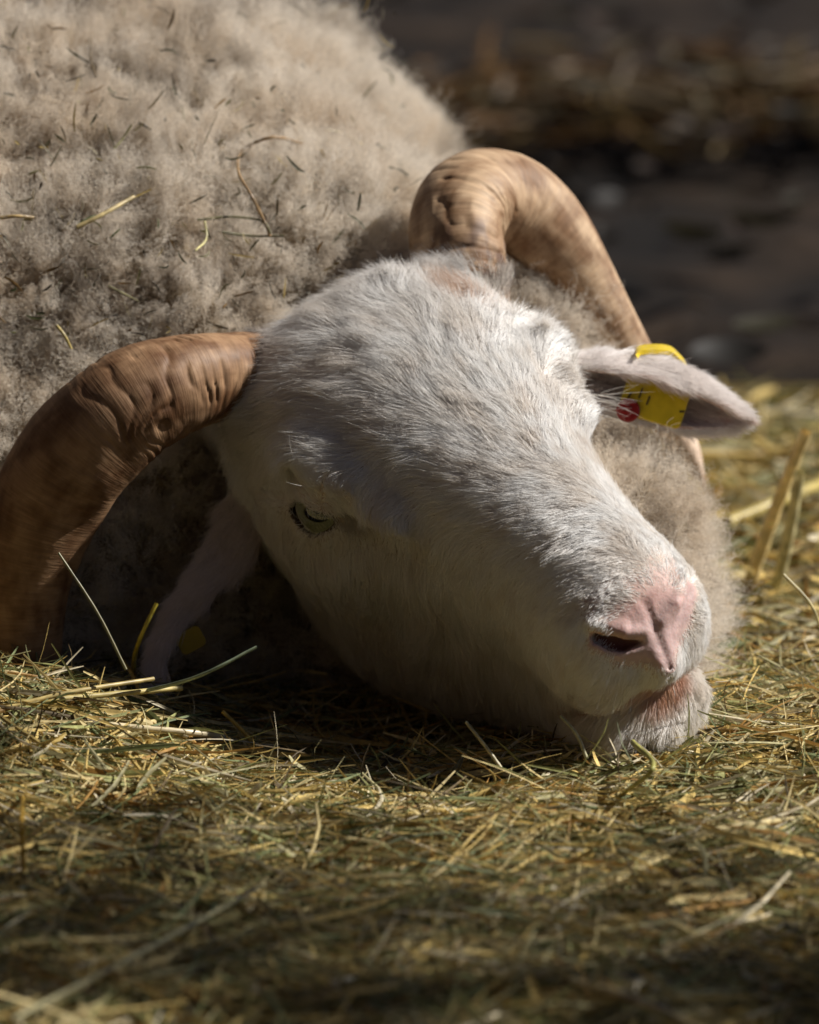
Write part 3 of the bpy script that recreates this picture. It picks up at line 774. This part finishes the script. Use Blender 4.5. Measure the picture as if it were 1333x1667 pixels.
# ------------------------------------------------------------------ ground
def sstep(x, a, b): x = np.clip((x - a) / (b - a), 0, 1); return x * x * (3 - 2 * x)
def hay_h(x, y):              # top of the hay bed, metres
    p = np.stack([x * 7, y * 7, 0 * x], 1)
    h = .006 * noise(p, 81) + .004 * noise(p * 3, 82)
    left = sstep(-x, .05, .20) * .030 * np.exp(-((y + .09) / .12) ** 2)
    right = .005 * sstep(x, .0, .10) * np.exp(-((y + .11) / .13) ** 2)
    bed = sstep(-y, .10, .75) * -.004
    edge = -.02 * sstep(y, .75, 1.0) - .022 * np.exp(-((x + .02) / .10) ** 2 - ((y + .02) / .06) ** 2)
    return h + left + right + bed + edge
def ground_sheet():
    n = 260
    g = np.linspace(-1, 1, n); g = np.sign(g) * (np.abs(g) ** 3.2) * 60
    X, Y = np.meshgrid(g, g, indexing='ij'); x, y = X.ravel(), Y.ravel()
    z = hay_h(x, y) - .016 + .012 * noise(np.stack([x * 9, y * 9, 0 * x], 1), 91) * sstep(y, .8, 1.0)
    V = np.stack([x, y, z], 1)
    i = np.arange(n - 1)[:, None] * n; j = np.arange(n - 1)[None, :]
    F = np.stack([i + j, i + n + j, i + n + j + 1, i + j + 1], -1).reshape(-1, 4)
    return V, F
m, t, out = mat_new("dark_soil")
tc = node(t, "ShaderNodeTexCoord"); n1 = node(t, "ShaderNodeTexNoise"); n1.inputs["Scale"].default_value = 9; n1.inputs["Detail"].default_value = 8
t.links.new(tc.outputs["Object"], n1.inputs["Vector"])
cr = node(t, "ShaderNodeValToRGB"); e = cr.color_ramp.elements
e[0].position = .35; e[0].color = (.006, .0045, .0035, 1); e[1].position = .75; e[1].color = (.036, .023, .014, 1)
t.links.new(n1.outputs["Fac"], cr.inputs[0])
b = node(t, "ShaderNodeBsdfPrincipled"); b.inputs["Roughness"].default_value = .95; b.inputs["Specular IOR Level"].default_value = .15
t.links.new(cr.outputs[0], b.inputs["Base Color"])
bp = node(t, "ShaderNodeBump"); bp.inputs["Distance"].default_value = .03; bp.inputs["Strength"].default_value = 1
t.links.new(n1.outputs["Fac"], bp.inputs["Height"]); t.links.new(bp.outputs[0], b.inputs["Normal"]); t.links.new(b.outputs[0], out.inputs[0])
V, F = ground_sheet()
tag(mesh_obj("ground", V, F, m), "dark bare soil under and behind the hay", None, None, "structure")

# strips: centre lines (n,k,3), side vectors, width (n,)
def strips(c, wid, side, fold=.35):
    n, k, _ = c.shape
    tg = nrm(np.gradient(c, axis=1)); sd_ = nrm(side[:, None, :] - tg * (side[:, None, :] * tg).sum(2, keepdims=True)); nn = np.cross(tg, sd_)
    w_ = wid[:, None, None] * np.concatenate([[.5], np.ones(k - 2), [.35]])[None, :, None]
    a = c - sd_ * w_ ; m_ = c + nn * w_ * fold; b_ = c + sd_ * w_
    V = np.stack([a, m_, b_], 2).reshape(-1, 3)
    base = (np.arange(n) * k * 3)[:, None, None]; i = (np.arange(k - 1) * 3)[None, :, None]; j = np.arange(2)[None, None, :]
    q = base + i + j
    F = np.stack([q, q + 1, q + 4, q + 3], -1).reshape(-1, 4)
    return V, F
PAL = np.array([[.60, .44, .15], [.62, .50, .24], [.26, .26, .10], [.17, .20, .09], [.42, .38, .20], [.42, .24, .07], [.68, .60, .42], [.12, .085, .04]])
def hay_patch(n, xr, yr, L0, L1, w0, w1, pw, k=7, zoff=(-.018, .008), tilt=.24, hfun=hay_h, dens=None):
    x = rng.uniform(*xr, n); y = rng.uniform(*yr, n)
    if dens is not None:
        kp = rng.random(n) < dens(x, y); x, y = x[kp], y[kp]; n = len(x)
    az = rng.uniform(0, 2 * np.pi, n); el = rng.normal(0, tilt, n); L = rng.uniform(L0, L1, n) * rng.choice([.6, 1, 1.3], n)
    z = hfun(x, y) + zoff[0] + (zoff[1] - zoff[0]) * rng.random(n)
    d = np.stack([np.cos(az) * np.cos(el), np.sin(az) * np.cos(el), np.sin(el)], 1)
    s = np.linspace(-.5, .5, k)[None, :, None]
    bend = rng.standard_normal((n, 3)) * np.array([.28, .28, .13])
    bend2 = rng.standard_normal((n, 3)) * np.array([.3, .3, .1])
    c = np.stack([x, y, z], 1)[:, None, :] + (d[:, None, :] * s + bend[:, None, :] * (s * s - .08) + bend2[:, None, :] * s ** 3) * L[:, None, None]
    # lie on the bed
    hh = hfun(c[:, :, 0].ravel(), c[:, :, 1].ravel()).reshape(n, k)
    c[:, :, 2] = .35 * c[:, :, 2] + .65 * (hh + (c[:, :, 2] - z[:, None]) * .6 + (z - hfun(x, y))[:, None])
    w_ = rng.uniform(w0, w1, n) * .5
    side = rng.standard_normal((n, 3)) * .6 + np.array([0, 0, .0])
    V, F = strips(c, w_, side)
    ci = rng.choice(len(PAL), n, p=pw)
    col = PAL[ci] * (.7 + .6 * rng.random((n, 1)))
    return V, F, np.repeat(col, k * 3, 0)
def under_body(x, y):         # thin out where the ram lies
    return np.where((y > .12) & (x < .05), .05, 1.0)
def far_fade(x, y): return np.where(y > .50, np.clip(1 - (y - .56 + .06 * noise(np.stack([x * 8, y * 3, 0 * x], 1), 95)) / .36, 0, 1) ** 1.5, 1) * under_body(x, y)
parts = []
def addp(*a, **k):
    V, F, c = hay_patch(*a, **k); off = sum(len(p[0]) for p in parts); parts.append((V, F + off, c))
fine = [.19, .14, .18, .10, .18, .06, .07, .08]; mid_ = [.22, .16, .16, .08, .16, .08, .10, .04]; big = [.40, .24, .05, .02, .12, .07, .10, 0]
addp(50000, (-.34, .36), (-.62, .12), .02, .085, .0005, .0013, fine, dens=far_fade)
addp(19000, (-.34, .36), (-.66, .12), .03, .09, .0009, .0022, mid_, dens=far_fade)
addp(2600, (-.34, .36), (-.66, .12), .04, .12, .0018, .0034, big, zoff=(-.006, .008), tilt=.1, dens=far_fade)
addp(24000, (-.05, .46), (.12, .92), .02, .07, .0008, .002, fine, dens=far_fade)
addp(12000, (-.05, .46), (.12, .92), .03, .10, .0015, .003, mid_, dens=far_fade)
addp(1100, (-.05, .46), (.12, .92), .05, .14, .003, .006, big, zoff=(-.004, .012), dens=far_fade)
# wisps that stand up out of the bed
addp(2600, (-.34, .36), (-.60, .10), .02, .055, .0004, .0010, fine, zoff=(.002, .014), tilt=.75, dens=far_fade)
addp(5200, (-.34, .36), (-.62, .12), .008, .028, .0018, .0042, [.2, .2, .1, .1, .2, .1, .05, .05], k=5, zoff=(-.008, .009), tilt=.4, dens=far_fade)   # broken leaf
V = np.concatenate([p[0] for p in parts]); F = np.concatenate([p[1] for p in parts]); c = np.concatenate([p[2] for p in parts])
tag(mesh_obj("hay", V, F, M_HAY, smooth=False, col=c), "bed of tangled dry hay and grass around the ram", "hay", None, "stuff")

# a sunlit strip of old straw and leaf litter further back
parts = []
flat = lambda x, y: 0 * x
addp(9000, (-.3, 1.0), (1.5, 2.7), .04, .12, .003, .008, [.08, .06, .02, .02, .15, .35, .02, .3], hfun=flat, zoff=(-.01, .012),
     dens=lambda x, y: np.exp(-((y - 2.05 - .05 * noise(np.stack([x * 3, y, 0 * x], 1), 96)) / .13) ** 2))
addp(1500, (-.3, 1.2), (3.3, 4.6), .05, .14, .005, .012, [.05, .05, .05, .05, .2, .3, .1, .2], hfun=flat, zoff=(-.01, .012))
V = np.concatenate([p[0] for p in parts]); F = np.concatenate([p[1] for p in parts]); c = np.concatenate([p[2] for p in parts])
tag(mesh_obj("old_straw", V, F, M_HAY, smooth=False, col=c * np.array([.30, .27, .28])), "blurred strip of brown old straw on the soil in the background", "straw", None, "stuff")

# leaf litter on the soil
def litter(n):
    Vs, Fs, Cs = [], [], []; off = 0
    pal = np.array([[.10, .07, .045], [.07, .06, .03], [.13, .09, .07], [.06, .05, .04]])
    for i in range(n):
        x = rng.uniform(-.1, .9); y = rng.uniform(.9, 3.4); a = rng.uniform(0, 6.28); L = rng.uniform(.02, .06); W = L * rng.uniform(.3, .6)
        u = np.linspace(0, 1, 9); hw = W * np.sin(np.pi * u) ** .7 * .5; cu = rng.uniform(.1, .5) * L
        c = np.stack([(u - .5) * L, 0 * u, .006 + cu * (u - .5) ** 2 * 2 + 0 * u], 1)
        rows = [c + np.stack([0 * u, sgn * hw, np.abs(sgn) * hw * .5], 1) for sgn in (-1, 0, 1)]
        V = np.stack(rows, 1).reshape(-1, 3); tl = rng.uniform(-.6, .6); ca, sa = math.cos(a), math.sin(a)
        V = V @ np.array([[1, 0, 0], [0, math.cos(tl), math.sin(tl)], [0, -math.sin(tl), math.cos(tl)]])
        V = V @ np.array([[ca, sa, 0], [-sa, ca, 0], [0, 0, 1]]) + np.array([x, y, -.004])
        q = (np.arange(8) * 3)[:, None] + np.arange(2)[None, :]
        F = np.stack([q, q + 1, q + 4, q + 3], -1).reshape(-1, 4) + off
        Vs.append(V); Fs.append(F); Cs.append(np.tile(pal[rng.integers(4)] * rng.uniform(.6, 1.3), (27, 1))); off += 27
    return np.concatenate(Vs), np.concatenate(Fs), np.concatenate(Cs)
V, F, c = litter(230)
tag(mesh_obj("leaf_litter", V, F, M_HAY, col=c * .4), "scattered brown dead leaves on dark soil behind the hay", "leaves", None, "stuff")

# ------------------------------------------------------------------ single stalks one can point at
def stalk(name, pts, r, col, label, cat="straw", group=None, flat_=1.0, nodes=True, k=10, taper=.8, mat=None):
    C = np.array(pts, float); n = max(12, len(pts) * 8)
    X = catmull(np.concatenate([C, np.zeros((len(C), 1))], 1), n)[:, :3]
    tg = nrm(np.gradient(X, axis=0)); a = nrm(np.cross(tg, np.tile([.1, .2, 1.0], (n, 1)))); b = np.cross(tg, a)
    ph = np.linspace(0, 2 * np.pi, k, endpoint=False)
    L = np.linspace(0, 1, n); rr = r * (1 - (1 - taper) * L)
    if nodes: rr = rr * (1 + .35 * np.exp(-((L - .37) / .012) ** 2))
    rr = rr * (1 + .06 * np.sin(L * 37 + r * 9e4))
    V = X[:, None, :] + (a[:, None, :] * np.cos(ph)[None, :, None] + b[:, None, :] * np.sin(ph)[None, :, None] * flat_) * rr[:, None, None]
    V = np.concatenate([V.reshape(-1, 3)])
    i = np.arange(n - 1)[:, None] * k; j = np.arange(k)[None, :]
    F = np.stack([i + j, i + (j + 1) % k, i + k + (j + 1) % k, i + k + j], -1).reshape(-1, 4)
    colv = np.repeat(np.array(col) * (1 + .25 * noise(np.stack([L * 14, 0 * L, 0 * L + r * 1e4], 1), 3))[:, None], k, 0)
    o = mesh_obj(name, V, F, mat or M_STRAW, col=colv, origin=C[0])
    return tag(o, label, cat, group)
def lean(bx, by, *pts):
    b0 = G(bx, by); wc = world2view(b0)[0, 2] * 100
    return [b0] + [P(x, y, wc + 2 * (i + 1)) for i, (x, y) in enumerate(pts)]
G1 = "straw stalks lying on the hay"; Y1 = (.85, .66, .30)
def G(px, py, up=.0):         # point on the hay seen at that pixel, raised a little
    wcm = 0.0
    lo, hi = -300.0, 90.0
    for _ in range(50):
        mid = (lo + hi) / 2; p = P(px, py, mid)
        if p[2] > hay_h(np.array([p[0]]), np.array([p[1]]))[0] + .004 + up: hi = mid
        else: lo = mid
    return P(px, py, (lo + hi) / 2)
stalk("straw", lean(1215, 965, (1262, 830), (1312, 703)), .0036, Y1, "thick golden straw leaning upright at the right edge", group=G1)
stalk("straw", lean(1262, 965, (1284, 870), (1302, 770)), .0033, (.66, .58, .30), "pale green straw standing just right of the leaning golden one", group=G1)
stalk("straw", [G(1185, 850, .012), G(1333, 790, .015), G(1420, 765, .01)], .0032, (.55, .43, .13), "blurred yellow straw lying behind the fleece at the right", group=G1)
stalk("straw", [G(1015, 1195), G(1120, 1188, .003), G(1245, 1190, .003)], .0022, (.45, .29, .10), "brown straw lying flat in front of the ram's chin", group=G1)
stalk("straw", [G(170, 1180, .004), G(330, 1195, .006), G(420, 1220)], .0016, (.62, .52, .32), "long pale straw lying in the shadow below the hanging ear", group=G1)
stalk("straw", [G(30, 1145, .002), G(130, 1135, .008), G(296, 1120, .02)], .0015, (.50, .40, .15), "yellow straw reaching over the shadow beneath the left horn", group=G1)
stalk("straw", [G(0, 1155), G(110, 1128, .012), G(250, 1105, .022)], .0012, (.52, .40, .16), "upper of the two straws pointing at the hanging ear", group=G1)
stalk("straw", [G(0, 1290), G(110, 1330), G(130, 1345)], .0022, (.55, .44, .22), "straight straw sloping down at the left edge of the hay", group=G1)
stalk("straw", [G(38, 1425, 0), G(36, 1350, .03), P(38, 1290, 12)], .0011, (.60, .36, .05), "orange stem standing upright at the left edge", group=G1, nodes=False)
stalk("straw", [G(990, 1620), P(1022, 1560, 30), P(1052, 1500, 29)], .0016, (.66, .62, .52), "white blurred stem near the bottom right", group=G1, nodes=False)
stalk("straw", [G(20, 1660, .01), G(230, 1550, .014), G(430, 1440, .012)], .0011, (.30, .27, .14), "long blurred stem crossing the lower left corner", group=G1, nodes=False)
stalk("straw", [G(930, 1600, .004), G(1060, 1640, .008), G(1180, 1700, .004)], .0026, (.48, .38, .18), "blurred yellow stalk in the bottom right corner", group=G1)
stalk("straw", [G(1010, 1295, .002), G(1060, 1255, .02), P(1030, 1208, 10.5)][::-1], .0013, (.38, .36, .10), "green stem standing in front of the ram's chin", group=G1, nodes=False)
stalk("straw", [P(955, 1235, 12), P(938, 1195, 12), P(912, 1165, 12)], .0009, (.45, .42, .25), "thin pale stem leaning left below the mouth", group=G1, nodes=False)
stalk("straw", [P(815, 1250, 13), P(790, 1215, 13), P(758, 1175, 13)], .0009, (.48, .42, .25), "short split stem standing under the jaw", group=G1, nodes=False)
stalk("grass_stem", [G(215, 1130, .01), P(330, 1098, 9), P(418, 1053, 9)], .0009, (.28, .34, .22), "grey green grass stem rising beside the hanging ear", "grass stem", nodes=False)
stalk("grass_stem", [P(205, 1090, 9), P(160, 1000, 9), P(95, 900, 9)], .0007, (.22, .20, .10), "fine dark grass stem rising in front of the left horn", "grass stem", nodes=False)
stalk("grass_stem", [G(215, 1115, .0), P(232, 1030, 4), P(255, 982, 4)], .0012, (.50, .40, .05), "yellow stem leaning on the hanging ear", "grass stem", nodes=False)
stalk("grass_stem", [P(1345, 1050, -4), P(1320, 985, -4), P(1275, 935, -4)], .0009, (.50, .42, .18), "bent thin stem at the right edge above the hay", "grass stem", nodes=False)
stalk("grass_stem", [P(430, 1235, 6), P(400, 1195, 6), P(362, 1158, 6)], .0011, (.50, .34, .08), "forked orange stem below the jaw on the left", "grass stem", nodes=False)

# bits of hay caught in the fleece, laid on its surface
fpix = view2pix(FV * .01)
def on_fleece(px, py, lift=2.5):
    m_ = (np.abs(fpix[:, 0] - px) < 40) & (np.abs(fpix[:, 1] - py) < 40) & (FN[:, 2] > -.2)
    if not m_.any(): return P(px, py, -20)
    cand = FV[m_]; dd = ((fpix[m_] - [px, py]) ** 2).sum(1)
    i = np.argmin(dd / 60 - cand[:, 2] * 2)
    return P(px, py, cand[i, 2] + lift)
GF = "bits of hay caught in the fleece"
stalk("hay_wisp", [on_fleece(*q) for q in ((492, 234), (440, 224), (400, 240), (388, 280), (410, 320), (430, 360), (440, 385))], .0008, (.34, .22, .11), "long brown curled stem hooked in the middle of the fleece", "hay wisp", GF, nodes=False)
stalk("hay_wisp", [on_fleece(*q) for q in ((125, 370), (165, 350), (218, 320))], .0011, (.55, .43, .20), "yellow straw piece stuck in the fleece above the left horn", "hay wisp", GF, nodes=False)
stalk("hay_wisp", [on_fleece(*q) for q in ((322, 358), (380, 353), (430, 362), (440, 380))], .0006, (.13, .12, .05), "upper of the two dark stems below the curled stem", "hay wisp", GF, nodes=False)
stalk("hay_wisp", [on_fleece(*q) for q in ((362, 378), (410, 384), (462, 384))], .0006, (.13, .12, .05), "lower of the two dark stems below the curled stem", "hay wisp", GF, nodes=False)
stalk("hay_wisp", [on_fleece(*q) for q in ((614, 235), (642, 252), (662, 286))], .0008, (.12, .11, .05), "dark curved leaf blade in the fleece beside the tan horn", "hay wisp", GF, nodes=False)
stalk("hay_wisp", [on_fleece(*q) for q in ((632, 272), (650, 276), (664, 285))], .0006, (.12, .11, .05), "short dark blade under the curved one beside the tan horn", "hay wisp", GF, nodes=False)
stalk("hay_wisp", [on_fleece(*q) for q in ((530, 210), (560, 218), (592, 236))], .0007, (.55, .47, .30), "pale stem lying high on the fleece right of centre", "hay wisp", GF, nodes=False)
stalk("hay_wisp", [on_fleece(*q) for q in ((0, 355), (25, 352), (55, 354))], .0009, (.40, .28, .12), "brown stem in the fleece at the left edge", "hay wisp", GF, nodes=False)
stalk("hay_wisp", [on_fleece(*q) for q in ((185, 243), (200, 225), (214, 203))], .0006, (.26, .24, .10), "slanting olive stem high on the left of the fleece", "hay wisp", GF, nodes=False)
stalk("hay_wisp", [on_fleece(*q) for q in ((226, 200), (236, 205), (246, 211))], .0007, (.12, .09, .05), "tiny dark twig beside the slanting olive stem", "hay wisp", GF, nodes=False)
stalk("hay_wisp", [on_fleece(*q) for q in ((333, 360), (336, 385), (318, 408))], .0006, (.55, .50, .24), "pale thread hanging under the upper dark stem", "hay wisp", GF, nodes=False)
stalk("hay_wisp", [on_fleece(*q) for q in ((92, 530), (104, 545), (116, 568))], .0008, (.46, .36, .12), "yellow stem in the fleece just above the left horn bend", "hay wisp", GF, nodes=False)
stalk("hay_wisp", [on_fleece(*q) for q in ((147, 60), (149, 100), (156, 125))], .0006, (.16, .12, .07), "dark upright stem at the top left of the fleece", "hay wisp", GF, nodes=False)
def chaff(n):                 # countless crumbs of chaff
    cx = rng.uniform(-20, 720, n); cy = rng.uniform(-20, 560, n); Vs, Fs, Cs = [], [], []; off = 0
    for i in range(n):
        p0 = on_fleece(cx[i], cy[i], rng.uniform(1.6, 2.6))
        if (p0[0] > P(660, 300, -15)[0]): continue
        a = rng.uniform(0, 6.28); L = rng.uniform(.002, .011); d = (BU * math.cos(a) + BV * math.sin(a)) * L + BW * rng.normal(0, .2) * L
        k = 4; s = np.linspace(0, 1, k)[None, :, None]
        c = p0[None, None, :] + d[None, None, :] * s + (rng.standard_normal(3) * L * .3)[None, None, :] * s * s
        V, F = strips(c, np.array([rng.uniform(.0003, .0007)]), BV[None, :] + rng.standard_normal((1, 3)) * .3)
        Vs.append(V); Fs.append(F + off); off += len(V)
        Cs.append(np.tile(PAL[rng.integers(8)] * rng.choice([.25, .4, .8]), (len(V), 1)))
    return np.concatenate(Vs), np.concatenate(Fs), np.concatenate(Cs)
V, F, c = chaff(280)
tag(mesh_obj("chaff", V, F, M_HAY, smooth=False, col=c), "crumbs of chaff and seed heads speckled through the fleece", "chaff", None, "stuff")

# ------------------------------------------------------------------ added leafy branches, unseen, placed to dapple the near hay
M_BARK = attr_mat("bark", .9, .1, bump=(60, .01), noise_amt=.4, noise_scale=30)
M_LEAF = attr_mat("leaf", .5, .3, trans=.3, noise_amt=.2, noise_scale=40)
def tube(X, r, k=12):
    n = len(X); tg = nrm(np.gradient(X, axis=0)); a = nrm(np.cross(tg, np.tile([.31, .95, .1], (n, 1)))); b = np.cross(tg, a)
    ph = np.linspace(0, 2 * np.pi, k, endpoint=False)
    V = X[:, None, :] + (a[:, None, :] * np.cos(ph)[None, :, None] + b[:, None, :] * np.sin(ph)[None, :, None]) * r[:, None, None]
    i = np.arange(n - 1)[:, None] * k; j = np.arange(k)[None, :]
    return V.reshape(-1, 3), np.stack([i + j, i + (j + 1) % k, i + k + (j + 1) % k, i + k + j], -1).reshape(-1, 4)
def make_added_tree(base, crowns, nleaf, label):
    root = link(bpy.data.objects.new("added_tree", None)); root.location = Vector(base); tag(root, label, "added_tree")
    base = np.array(base); top = np.array(crowns[0][0]); Vs, Fs = [], []; off = 0
    u = np.linspace(0, 1, 14)[:, None]
    X = base + (top - base) * u + np.sin(u * 5) * [[.06, .04, 0]]
    for c, r in [(None, None)] + [x for x in crowns]:
        if c is not None:
            st_ = base + (top - base) * .45
            X = st_ + (np.array(c) - st_) * u + np.sin(u * 6 + c[0]) * [[.05, .05, .03]]
        V, F = tube(X, (.11 if c is None else .05) * (1 - .8 * u[:, 0])); Vs.append(V); Fs.append(F + off); off += len(V)
    V = np.concatenate(Vs); mesh_obj("trunk", V - base, np.concatenate(Fs), M_BARK, root, col=np.tile([.10, .075, .055], (len(V), 1)))
    P0 = []
    for c, r in crowns:
        m = int(nleaf * np.prod(r) / sum(np.prod(q[1]) for q in crowns))
        d = nrm(rng.standard_normal((m, 3))) * (rng.random((m, 1)) ** .45) * np.array(r)
        p = np.array(c) + d; p = p + vnoise(p * 2.2, 401) * .12
        P0.append(p[noise(p * 3.2, 405) > -.07])
    p = np.concatenate(P0); m = len(p)
    a = nrm(rng.standard_normal((m, 3))); b = nrm(np.cross(a, rng.standard_normal((m, 3)))); L = rng.uniform(.025, .045, (m, 1)); W = L * .35
    V = np.stack([p - a * L, p + b * W, p + a * L, p - b * W], 1).reshape(-1, 3)
    F = np.arange(m * 4).reshape(m, 4)
    col = np.repeat(np.array([.07, .11, .03]) * rng.uniform(.6, 1.4, (m, 1)), 4, 0)
    mesh_obj("added_crown", V - base, F, M_LEAF, root, smooth=False, col=col)
hs = sd / sd[2]
q = np.array([0.0, -.63, 0]) + hs * 2.3
make_added_tree((q[0] + .3, q[1] - 1.2, 0), [(q, (.75, .42, .55)), (q + [.5, -.8, .25], (.8, .7, .7)), (q + [-.7, -1.0, .1], (.55, .6, .6)), (q + [.4, -1.7, 0], (.8, .8, .7))], 26000,
          "leafy branches added just outside the picture to shade the nearest hay")

# ------------------------------------------------------------------ added dark timber enclosure, unseen, cuts the sky fill on the ram's shaded side
M_TIMBER = attr_mat("dark_timber", .85, .15, bump=(25, .01), noise_amt=.4, noise_scale=6)
added_barn = link(bpy.data.objects.new("added_barn", None)); added_barn.location = (-2.6, -2.5, 0)
tag(added_barn, "dark timber walls added unseen on the left and behind to cut the sky light", "added_barn")
def planks(name, p0, p1, h, n, parent, thick=.04):
    p0 = np.array(p0, float); p1 = np.array(p1, float); d = (p1 - p0) / n; nrm_ = nrm(np.cross(d, [0, 0, 1.0])); Vs, Fs = [], []
    for i in range(n):
        a = p0 + d * (i + .01); b = p0 + d * (i + .99); o_ = nrm_ * (thick + .012 * (i % 2)); hh = h + .03 * rng.standard_normal()
        Vs.append(np.array([a, b, b + o_, a + o_, a + [0, 0, hh], b + [0, 0, hh], b + o_ + [0, 0, hh], a + o_ + [0, 0, hh]]))
        Fs.append(np.array([[0, 3, 2, 1], [4, 5, 6, 7], [0, 1, 5, 4], [1, 2, 6, 5], [2, 3, 7, 6], [3, 0, 4, 7]]) + 8 * i)
    V = np.concatenate(Vs)
    mesh_obj(name, V - np.array([-2.6, -2.5, 0]), np.concatenate(Fs), M_TIMBER, parent, smooth=False, col=np.repeat(np.array([[.055, .04, .03]]) * rng.uniform(.6, 1.3, (n, 1)), 8, 0))
planks("added_wall", (-1.9, -5.6, 0), (-1.9, 2.4, 0), 3.6, 48, added_barn)
planks("added_wall", (-1.9, -5.6, 0), (3.4, -5.6, 0), 3.6, 32, added_barn)
V = np.array([[-2.4, -6.2, 3.75], [3.6, -6.2, 3.75], [3.6, -4.6, 4.3], [-2.4, -4.6, 4.3], [-2.4, -6.2, 3.85], [3.6, -6.2, 3.85], [3.6, -4.6, 4.4], [-2.4, -4.6, 4.4]])
F = np.array([[0, 3, 2, 1], [4, 5, 6, 7], [0, 1, 5, 4], [1, 2, 6, 5], [2, 3, 7, 6], [3, 0, 4, 7]])
mesh_obj("added_roof", V - np.array([-2.6, -2.5, 0]), F, M_TIMBER, added_barn, smooth=False, col=np.tile([.08, .05, .04], (8, 1)))
